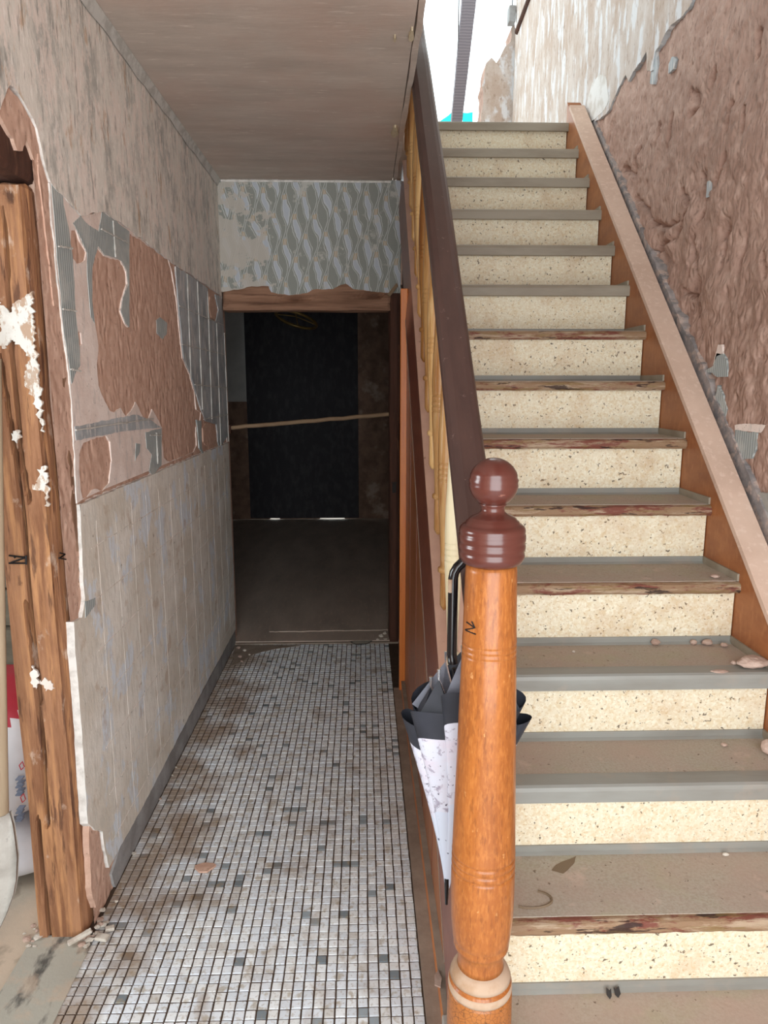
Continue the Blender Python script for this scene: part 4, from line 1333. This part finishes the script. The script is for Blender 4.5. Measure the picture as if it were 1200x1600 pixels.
# ------------------------------------------------------------------ timber door post on the left
PY = 1.752
px0, px1 = -0.905, -0.782
post = thing('timber_post', 'old brown timber door post with long cracks and white paint remains', 'post')
PXY = lambda pts: pxl(pts, on_y, PY, 'y')
cr = [PXY([(2, 330), (10, 400), (14, 480), (22, 590), (30, 700), (44, 780)]), PXY([(0, 560), (14, 650), (28, 740), (40, 860), (48, 950), (55, 1020), (62, 1100)]), PXY([(40, 940), (52, 1040), (66, 1170)]), PXY([(58, 1280), (72, 1400), (80, 1470)]), PXY([(66, 1170), (74, 1290)])]
rough_box('front_timber', px0, px1, PY, PY + 0.10, -0.01, 1.968, (0.0042, 0.03, 0.011), 'timber_old', post, amp=0.0035, fr=(12, 10, 4), seed=7, cracks=cr, bev=0.007)
rough_box('rear_timber', px0 + 0.02, px1 + 0.012, PY + 0.10, PY + 0.17, -0.01, 2.16, (0.02, 0.02, 0.02), 'timber_side', post, amp=0.004, fr=(12, 10, 4), seed=9, bev=0.006)
for i, pl in enumerate(([(0, 470), (14, 488), (24, 470), (40, 462), (49, 455), (52, 490), (56, 540), (60, 570), (63, 620), (69, 660), (68, 676), (60, 650), (52, 625), (42, 605), (40, 580), (46, 560), (34, 545), (20, 530), (10, 545), (0, 540)],
                        [(60, 735), (68, 728), (74, 742), (76, 790), (72, 790), (68, 770), (56, 766), (50, 760), (62, 752)],
                        [(18, 678), (30, 672), (36, 685), (28, 692), (20, 688)], [(62, 1060), (80, 1062), (86, 1075), (72, 1080)], [(50, 1040), (60, 1050), (58, 1075), (50, 1068)])):
    sheet('paint_flake', [PXY(pl)], 'y', PY + 0.004, PY - 0.0022, ('paint_worn' if i < 3 else 'plaster_pink', 'paint_worn'), post, amp=0.011, step=0.004, freq=95, seed=110 + i)
strokes('ink_mark', [[(14, 880), (40, 880)], [(14, 868), (40, 871)], [(17, 879), (38, 872)], [(24, 872), (21, 868)], [(41, 868), (41, 882)]], lambda x, y: on_y(x, y, PY - 0.0035), 'black_ink', post, 0.0024)
strokes('ink_mark', [[(92, 872), (103, 874)], [(94, 864), (102, 866), (93, 872)]], lambda x, y: on_x(x, y, px1 + 0.0155), 'black_ink', post, 0.002)
rough_box('lintel_stub', px0 - 0.4, px1 + 0.004, 0.3, PY + 0.1, 1.972, 2.10, (0.03, 0.03, 0.02), 'timber_dark', post, amp=0.006, fr=(6, 4, 10), seed=12, label='dark lintel end resting on the post')
clay = on_x

# ------------------------------------------------------------------ things in the side room
def bag(name, label, x0, x1, y0, y1, z0, z1, seed, red_from=None):
    t = thing(name, label, 'bag', 'building material bags in the side room')
    bm = bmesh.new()
    bmesh.ops.create_cube(bm, size=2)
    bmesh.ops.subdivide_edges(bm, edges=bm.edges[:], cuts=12, use_grid_fill=True)
    v, f, mi = [], [], []
    c = Vector(((x0 + x1) / 2, (y0 + y1) / 2, (z0 + z1) / 2))
    h = Vector(((x1 - x0) / 2, (y1 - y0) / 2, (z1 - z0) / 2))
    for p in bm.verts:
        q = p.co.copy()
        u = Vector((q.x * math.sqrt(max(0, 1 - q.y ** 2 * .35 - q.z ** 2 * .35 + .12 * q.y ** 2 * q.z ** 2)), q.y * math.sqrt(max(0, 1 - q.x ** 2 * .35 - q.z ** 2 * .35 + .12 * q.x ** 2 * q.z ** 2)), q.z * math.sqrt(max(0, 1 - q.x ** 2 * .35 - q.y ** 2 * .35 + .12 * q.x ** 2 * q.y ** 2))))
        w = Vector((c.x + u.x * h.x, c.y + u.y * h.y, c.z + u.z * h.z))
        d = noise.noise(w * 9 + Vector((seed, 0, 0))) + 0.6 * noise.noise(w * 21 + Vector((seed, 4, 0)))
        w += u.normalized() * 0.012 * d
        w.z = max(w.z, z0 + 0.001)
        v.append(w)
    bm.verts.index_update()
    fs, fr = [], []
    for q in bm.faces:
        ids = [a.index for a in q.verts]
        zc = sum(v[i].z for i in ids) / 4
        slant = sum(v[i].x for i in ids) / 4
        (fr if red_from is not None and zc + 0.35 * (c.x + h.x - slant - 0.1) > red_from else fs).append(ids)
    bm.free()
    obj('sack', v, fs + fr, ['bag_white', 'bag_red'], t, smooth=True, mids=[0] * len(fs) + [1] * len(fr))
    return t


b1 = bag('cement_bag', 'crumpled white bag lying on the floor under the red-topped bag', -1.42, -0.925, 1.93, 2.55, -0.006, 0.135, 1)
b2 = bag('cement_bag', 'upright white and red printed bag standing behind the timber post', -1.40, -0.95, 1.98, 2.36, 0.147, 0.61, 5, red_from=0.52)
def bagprint(x, y):
    return on_y(x, y, 1.985)


for i in range(9):
    a = bagprint(28 + (i % 2) * 2, 1215 + i * 6 + (16 if i > 4 else 0))
    MB().box(a.x, a.x + 0.018, 1.968, 1.99, a.z, a.z + 0.0035).make('print_line', 'print_grey', b2)
strokes('hazard_diamond', [[(30, 1196), (35, 1190), (38, 1198), (33, 1203), (30, 1196)]], lambda x, y: on_y(x, y, 1.966), 'print_red', b2, 0.0014)
strokes('hazard_diamond', [[(32, 1246), (37, 1240), (40, 1249), (35, 1254), (32, 1246)]], lambda x, y: on_y(x, y, 1.966), 'print_red', b2, 0.0014)

sh = thing('shovel', 'plaster-caked tool with a tan handle leaning at the left edge', 'tool')
SY = 1.60
p0, p1 = on_y(-8, 560, SY), on_y(3, 1290, SY)
MB().tube([p0, p0.lerp(p1, 0.5), p1], [0.013, 0.014, 0.016], 12).make('handle', 'shovel_handle', sh, smooth=True)
v, f = [], []
rows = [(1270, -6, 15), (1290, -12, 20), (1310, -30, 23), (1340, -55, 26), (1375, -66, 25), (1400, -68, 20), (1430, -62, 9), (1455, -45, -3), (1470, -25, -12)]
for th in (0, 1):
    for y, a, b in rows:
        for k in range(9):
            u = k / 8
            p = on_y(a + (b - a) * u, y, SY)
            v.append((p.x, SY - 0.03 * math.sin(math.pi * u) + (0.012 if th else 0) + 0.002 * noise.noise(p * 60), max(p.z, 0.004)))
nr, off = len(rows), len(rows) * 9
for i in range(nr - 1):
    for k in range(8):
        q = (i * 9 + k, i * 9 + k + 1, (i + 1) * 9 + k + 1, (i + 1) * 9 + k)
        f.append(q[::-1])
        f.append(tuple(off + z for z in q))
for i in range(nr - 1):
    f.append((i * 9, (i + 1) * 9, off + (i + 1) * 9, off + i * 9))
    f.append((i * 9 + 8, off + i * 9 + 8, off + (i + 1) * 9 + 8, (i + 1) * 9 + 8))
f.append(tuple(range(9)) + tuple(range(off + 8, off - 1, -1)))
f.append(tuple(range((nr - 1) * 9, nr * 9)) + tuple(range(off + nr * 9 - 1, off + (nr - 1) * 9 - 1, -1)))
obj('blade', v, f, 'shovel_plaster', sh, smooth=True)
for i, (z0, z1, dy, lab) in enumerate(((0.0, 0.42, 0, 'tall grey plank end standing at the back of the side room'), )):
    t = thing('plank_stack', 'grey weathered planks stacked at the side-room wall behind the post', 'planks')
    for j in range(5):
        rough_box('plank', -2.4, -1.1 - 0.05 * (j % 3), 2.86 + 0.02 * (j % 2), 3.16, 0.0 + 0.17 * j, 0.165 + 0.17 * j, (0.06, 0.06, 0.04), 'plank_grey', t, amp=0.006, seed=20 + j)

# ------------------------------------------------------------------ rubble and crumbs
def lump(name, label, cat, c, size, mat, seed, group=None, flat=0.7, sub=2, amp=0.24):
    bm = bmesh.new()
    bmesh.ops.create_icosphere(bm, subdivisions=sub, radius=1)
    v = []
    zmin = 1e9
    for p in bm.verts:
        q = p.co * 1.4 + Vector((seed * 3.1, seed * 1.7, seed))
        r = 1 + amp * noise.noise(q) + amp * 0.6 * noise.noise(q * 2.3)
        w = Vector((p.co.x * size[0], p.co.y * size[1], p.co.z * size[2] * flat)) * r
        v.append(w)
        zmin = min(zmin, w.z)
    bm.verts.index_update()
    f = [[a.index for a in q.verts] for q in bm.faces]
    bm.free()
    v = [(p.x, p.y, p.z - zmin) for p in v]
    o = obj(name, v, f, mat, None, label=label, cat=cat, group=group)
    o.location = c
    return o


TZ = lambda k: k * RISE + Z0
G1 = 'clay crumbs on the stair treads'
on_tread = lambda x, y, k: on_z(x, y, TZ(k))
lump('clay_lump', 'largest pale clay lump at the right end of a grey-nosed tread', 'rubble', on_tread(1176, 1043, 4), (0.042, 0.028, 0.022), 'clay_lump', 1, G1, sub=3)
lump('clay_lump', 'rounded clay lump by the riser left of the other clay crumbs', 'rubble', on_tread(1024, 1008, 4), (0.013, 0.012, 0.013), 'clay_lump', 2, G1)
lump('clay_lump', 'small clay lump by the riser second from the left', 'rubble', on_tread(1083, 1007, 4), (0.010, 0.010, 0.011), 'clay_lump', 3, G1)
lump('clay_lump', 'broad clay lump by the riser third from the left', 'rubble', on_tread(1105, 1008, 4), (0.016, 0.012, 0.012), 'clay_lump', 4, G1)
lump('clay_lump', 'clay crumb by the riser nearest to the wall string', 'rubble', on_tread(1131, 1011, 4), (0.011, 0.010, 0.009), 'clay_lump', 5, G1)
lump('clay_lump', 'tiny clay crumb just left of the largest clay lump', 'rubble', on_tread(1146, 1039, 4), (0.007, 0.008, 0.008), 'clay_lump', 6, G1)
lump('clay_lump', 'flat crumbled clay heap in front of the largest lump', 'rubble', on_tread(1124, 1051, 4), (0.024, 0.010, 0.006), 'clay_lump', 7, G1)
lump('clay_lump', 'clay lump at the right of a chipped wooden tread', 'rubble', on_tread(1117, 903, 5), (0.013, 0.012, 0.008), 'clay_lump', 8, G1)
lump('brick_piece', 'angular pink brick piece at the right edge of the picture', 'rubble', on_tread(1203, 1180, 3), (0.022, 0.025, 0.032), 'clay_lump', 9, None, amp=0.2)
lump('clay_lump', 'small clay lump below the riser on the tread with the brick piece', 'rubble', on_tread(1131, 1166, 3), (0.008, 0.008, 0.007), 'clay_lump', 10, G1)
lump('pebble', 'white pebble near the newel side of a dusty tread', 'pebble', on_tread(896, 1020, 4), (0.0045, 0.004, 0.005), 'stone_bit', 11)
lump('pebble', 'long white pebble below the riser on a wide dusty tread', 'pebble', on_tread(1134, 1337, 2), (0.008, 0.004, 0.006), 'stone_bit', 12)
for i, q in enumerate(((953, 1562), (966, 1560))):
    c = on_tread(*q, 1)
    t = [(0, 0), (0.006, 0.008), (0.004, 0.022), (-0.002, 0.016), (-0.006, 0.02), (-0.005, 0.006)]
    lf = MB().prism([(c.y + 0.35 * b - 0.002 * i, c.z + b * 0.9 + 0.001) for a, b in t], 'x', c.x - 0.004, c.x + 0.004)
    lf = MB()
    vv = [(c.x + a * (1.2 if i else -1.0), c.y + b * 0.6, c.z + 0.001 + b * 0.75) for a, b in t]
    vv += [(p[0], p[1] + 0.0015, p[2]) for p in vv]
    n = len(t)
    lf.add(vv, [tuple(range(n)), tuple(range(n, 2 * n))[::-1]] + [(k, (k + 1) % n, n + (k + 1) % n, n + k) for k in range(n)])
    lf.make('dry_leaf', 'leaf_dark', None, label=('left' if i == 0 else 'right') + ' one of two dark curled leaf scraps on the lowest tread', cat='leaf', group='dark leaf scraps on the lowest tread')
c = on_z(320, 1357, 0.001)
sheet('clay_flake', [[(c.x + 0.03 * math.cos(g) * (1 + 0.2 * math.sin(3 * g)), c.y + 0.022 * math.sin(g)) for g in [i * math.pi / 8 for i in range(16)]]], 'z', 0.0005, 0.007, ('clay_left', 'clay_left'), None, amp=0.006, step=0.008, seed=130, label='flat pink clay flake lying on the mosaic floor', cat='rubble')
c = on_z(683, 1530, 0.058)
o = sheet('wood_chip', [[(c.x - 0.008, c.y - 0.02), (c.x + 0.006, c.y - 0.028), (c.x + 0.012, c.y), (c.x + 0.004, c.y + 0.026), (c.x - 0.006, c.y + 0.008)]], 'z', 0.059, 0.063, ('clay_lump', 'clay_lump'), None, amp=0.002, step=0.01, seed=131, label='pale chip lying on the plinth beside the newel foot', cat='rubble')
# splinters and plaster pieces round the foot of the post
for i, (q, sz, lab, nm, rot) in enumerate(((((126, 1472)), (0.032, 0.007, 0.006), 'pale wood splinter leaning at the foot of the timber post', 'wood_splinter', 0.5), ((160, 1467), (0.018, 0.011, 0.006), 'flat pale plaster piece on the edge of the mosaic floor', 'plaster_piece', -0.2), ((172, 1453), (0.012, 0.008, 0.006), 'small plaster piece just behind the flat one at the wall', 'plaster_piece', 0.3))):
    c = on_z(*q, 0.003)
    o = MB().box(-sz[0], sz[0], -sz[1], sz[1], 0, sz[2] * 1.6, bev=0.002).make(nm, 'stone_bit', None, label=lab, cat='rubble')
    o.location = c
    o.rotation_euler = (0, -0.25 if i == 0 else 0, rot)
    if i == 0:
        o.location.z += 0.012
rg = random.Random(12)
k = 0
for i in range(34):
    k += 1
    u = rg.random()
    if i < 24:
        q = (132 + 48 * u + rg.uniform(-9, 9), 1474 - 62 * u + rg.uniform(-10, 8))
    else:
        q = (rg.uniform(38, 62), rg.uniform(1448, 1482))
    c = on_z(*q, 0.0)
    sz = rg.uniform(0.004, 0.011) if i % 5 else rg.uniform(0.011, 0.017)
    lump('rubble_bit', 'pale plaster crumb in the litter round the timber post foot', 'rubble', (c.x, c.y, 0.0 if c.x > XL else 0.001), (sz, sz * rg.uniform(.6, 1), sz * rg.uniform(.4, .8)), 'stone_bit' if i % 3 else 'clay_lump', 20 + k, 'plaster crumbs round the post foot', sub=1, amp=0.55)
for q, sz in (((205, 1335), .008), ((238, 1250), .007), ((252, 1200), .006), ((375, 1028), .012), ((382, 1018), .012), ((372, 1014), .014), ((390, 1024), .008), ((378, 1034), .008), ((268, 1212), .005)):
    k += 1
    c = on_z(*q, 0.0)
    lump('rubble_bit', 'small crumb in the litter along the foot of the left wall', 'rubble', (max(c.x, XL + 0.008), c.y, 0.0), (sz, sz * 0.9, sz * 0.8), 'stone_bit' if k % 2 else 'clay_lump', 20 + k, 'crumbs along the left wall', sub=1, amp=0.55)
for q, sz in (((596, 996), .02), ((606, 992), .018), ((590, 1001), .014), ((602, 1000), .012)):
    k += 1
    c = on_z(*q, 0.006)
    lump('rubble_bit', 'grey crumb in the small heap at the doorway right corner', 'rubble', (min(c.x, 0.125), c.y, 0.006), (sz, sz * 0.9, sz * 0.8), 'stone_bit', 20 + k, 'crumbs at the doorway corner', sub=1, amp=0.55)
c = on_z(575, 1002, 0.006)
sheet('torn_lining', [pxl([(548, 1003), (580, 996), (598, 990), (592, 997), (572, 1006), (556, 1007)], on_z, 0.008, 'z')], 'z', 0.006, 0.011, ('threshold_dark', 'leaf_dark'), None, amp=0.004, step=0.015, seed=140, label='dark torn floor lining scrap on the doorway threshold', cat='scrap')

# ------------------------------------------------------------------ open roof end above the landing
po = thing('roof_post', 'leaning timber post with painted bluish sky glare above the stairs', 'post')
a, b = on_y(711, 215, 6.45), on_y(742, -90, 6.45)
v, f = [], []
for i in range(21):
    p = a.lerp(b, i / 20)
    w = 0.042 * (1 + 0.5 * i / 20)
    d = 0.003 * noise.noise(Vector((i * 0.9, 2, 4)))
    v += [(p.x - w + d, 6.42, p.z), (p.x + w + d, 6.42, p.z), (p.x + w + d, 6.52, p.z), (p.x - w + d, 6.52, p.z)]
for i in range(20):
    for j in range(4):
        f.append((i * 4 + j, i * 4 + (j + 1) % 4, i * 4 + 4 + (j + 1) % 4, i * 4 + 4 + j))
f += [(3, 2, 1, 0), (80, 81, 82, 83)]
obj('timber', v, f, 'post_glare_tint', po)
MB().tube([on_y(712, 215, 6.44), on_y(713, 150, 6.44), on_y(716, 70, 6.44), on_y(718, -60, 6.44)], 0.004, 6).make('cable', 'leaf_dark', po)
MB().box(-0.2, 1.3, 6.06, 7.6, 2.5, 2.84).make('floor_terrace', 'concrete_floor', kind='structure')
for pl, lab in (([(684, 192), (706, 175), (708, 175), (708, 410), (684, 410)], 'teal netting corner left of the leaning roof post'), ([(722, 176), (739, 175), (738, 410), (722, 410)], 'teal netting patch right of the leaning roof post')):
    sheet('safety_net', [pxl(pl, on_y, 7.4, 'y')], 'y', 7.405, 7.4, ('net_teal', 'net_teal'), None, amp=0.01, step=0.05, seed=150, label=lab, cat='net')
# rafter end over the right wall and the box fixed below it
ra, rb_ = on_x(808, 50, XW - 0.005), on_x(834, -20, XW - 0.005)
MB().tube([ra, rb_], 0.02, 8).make('rafter_edge', 'timber_dark', None, label='dark slanting batten on top of the pale stairwell wall', cat='batten')
c = on_y(801, 22, 6.0)
bx = thing('wall_box', 'small grey box hanging on a cable at the wall corner', 'box')
MB().box(c.x - 0.03, c.x + 0.022, 5.98, 6.06, c.z - 0.06, c.z + 0.055, bev=0.005).make('housing', 'skirting_cement', bx)
MB().tube([(c.x, 6.02, c.z + 0.05), (c.x + 0.004, 6.02, c.z + 0.6)], 0.004, 6).make('cable', 'leaf_dark', bx)
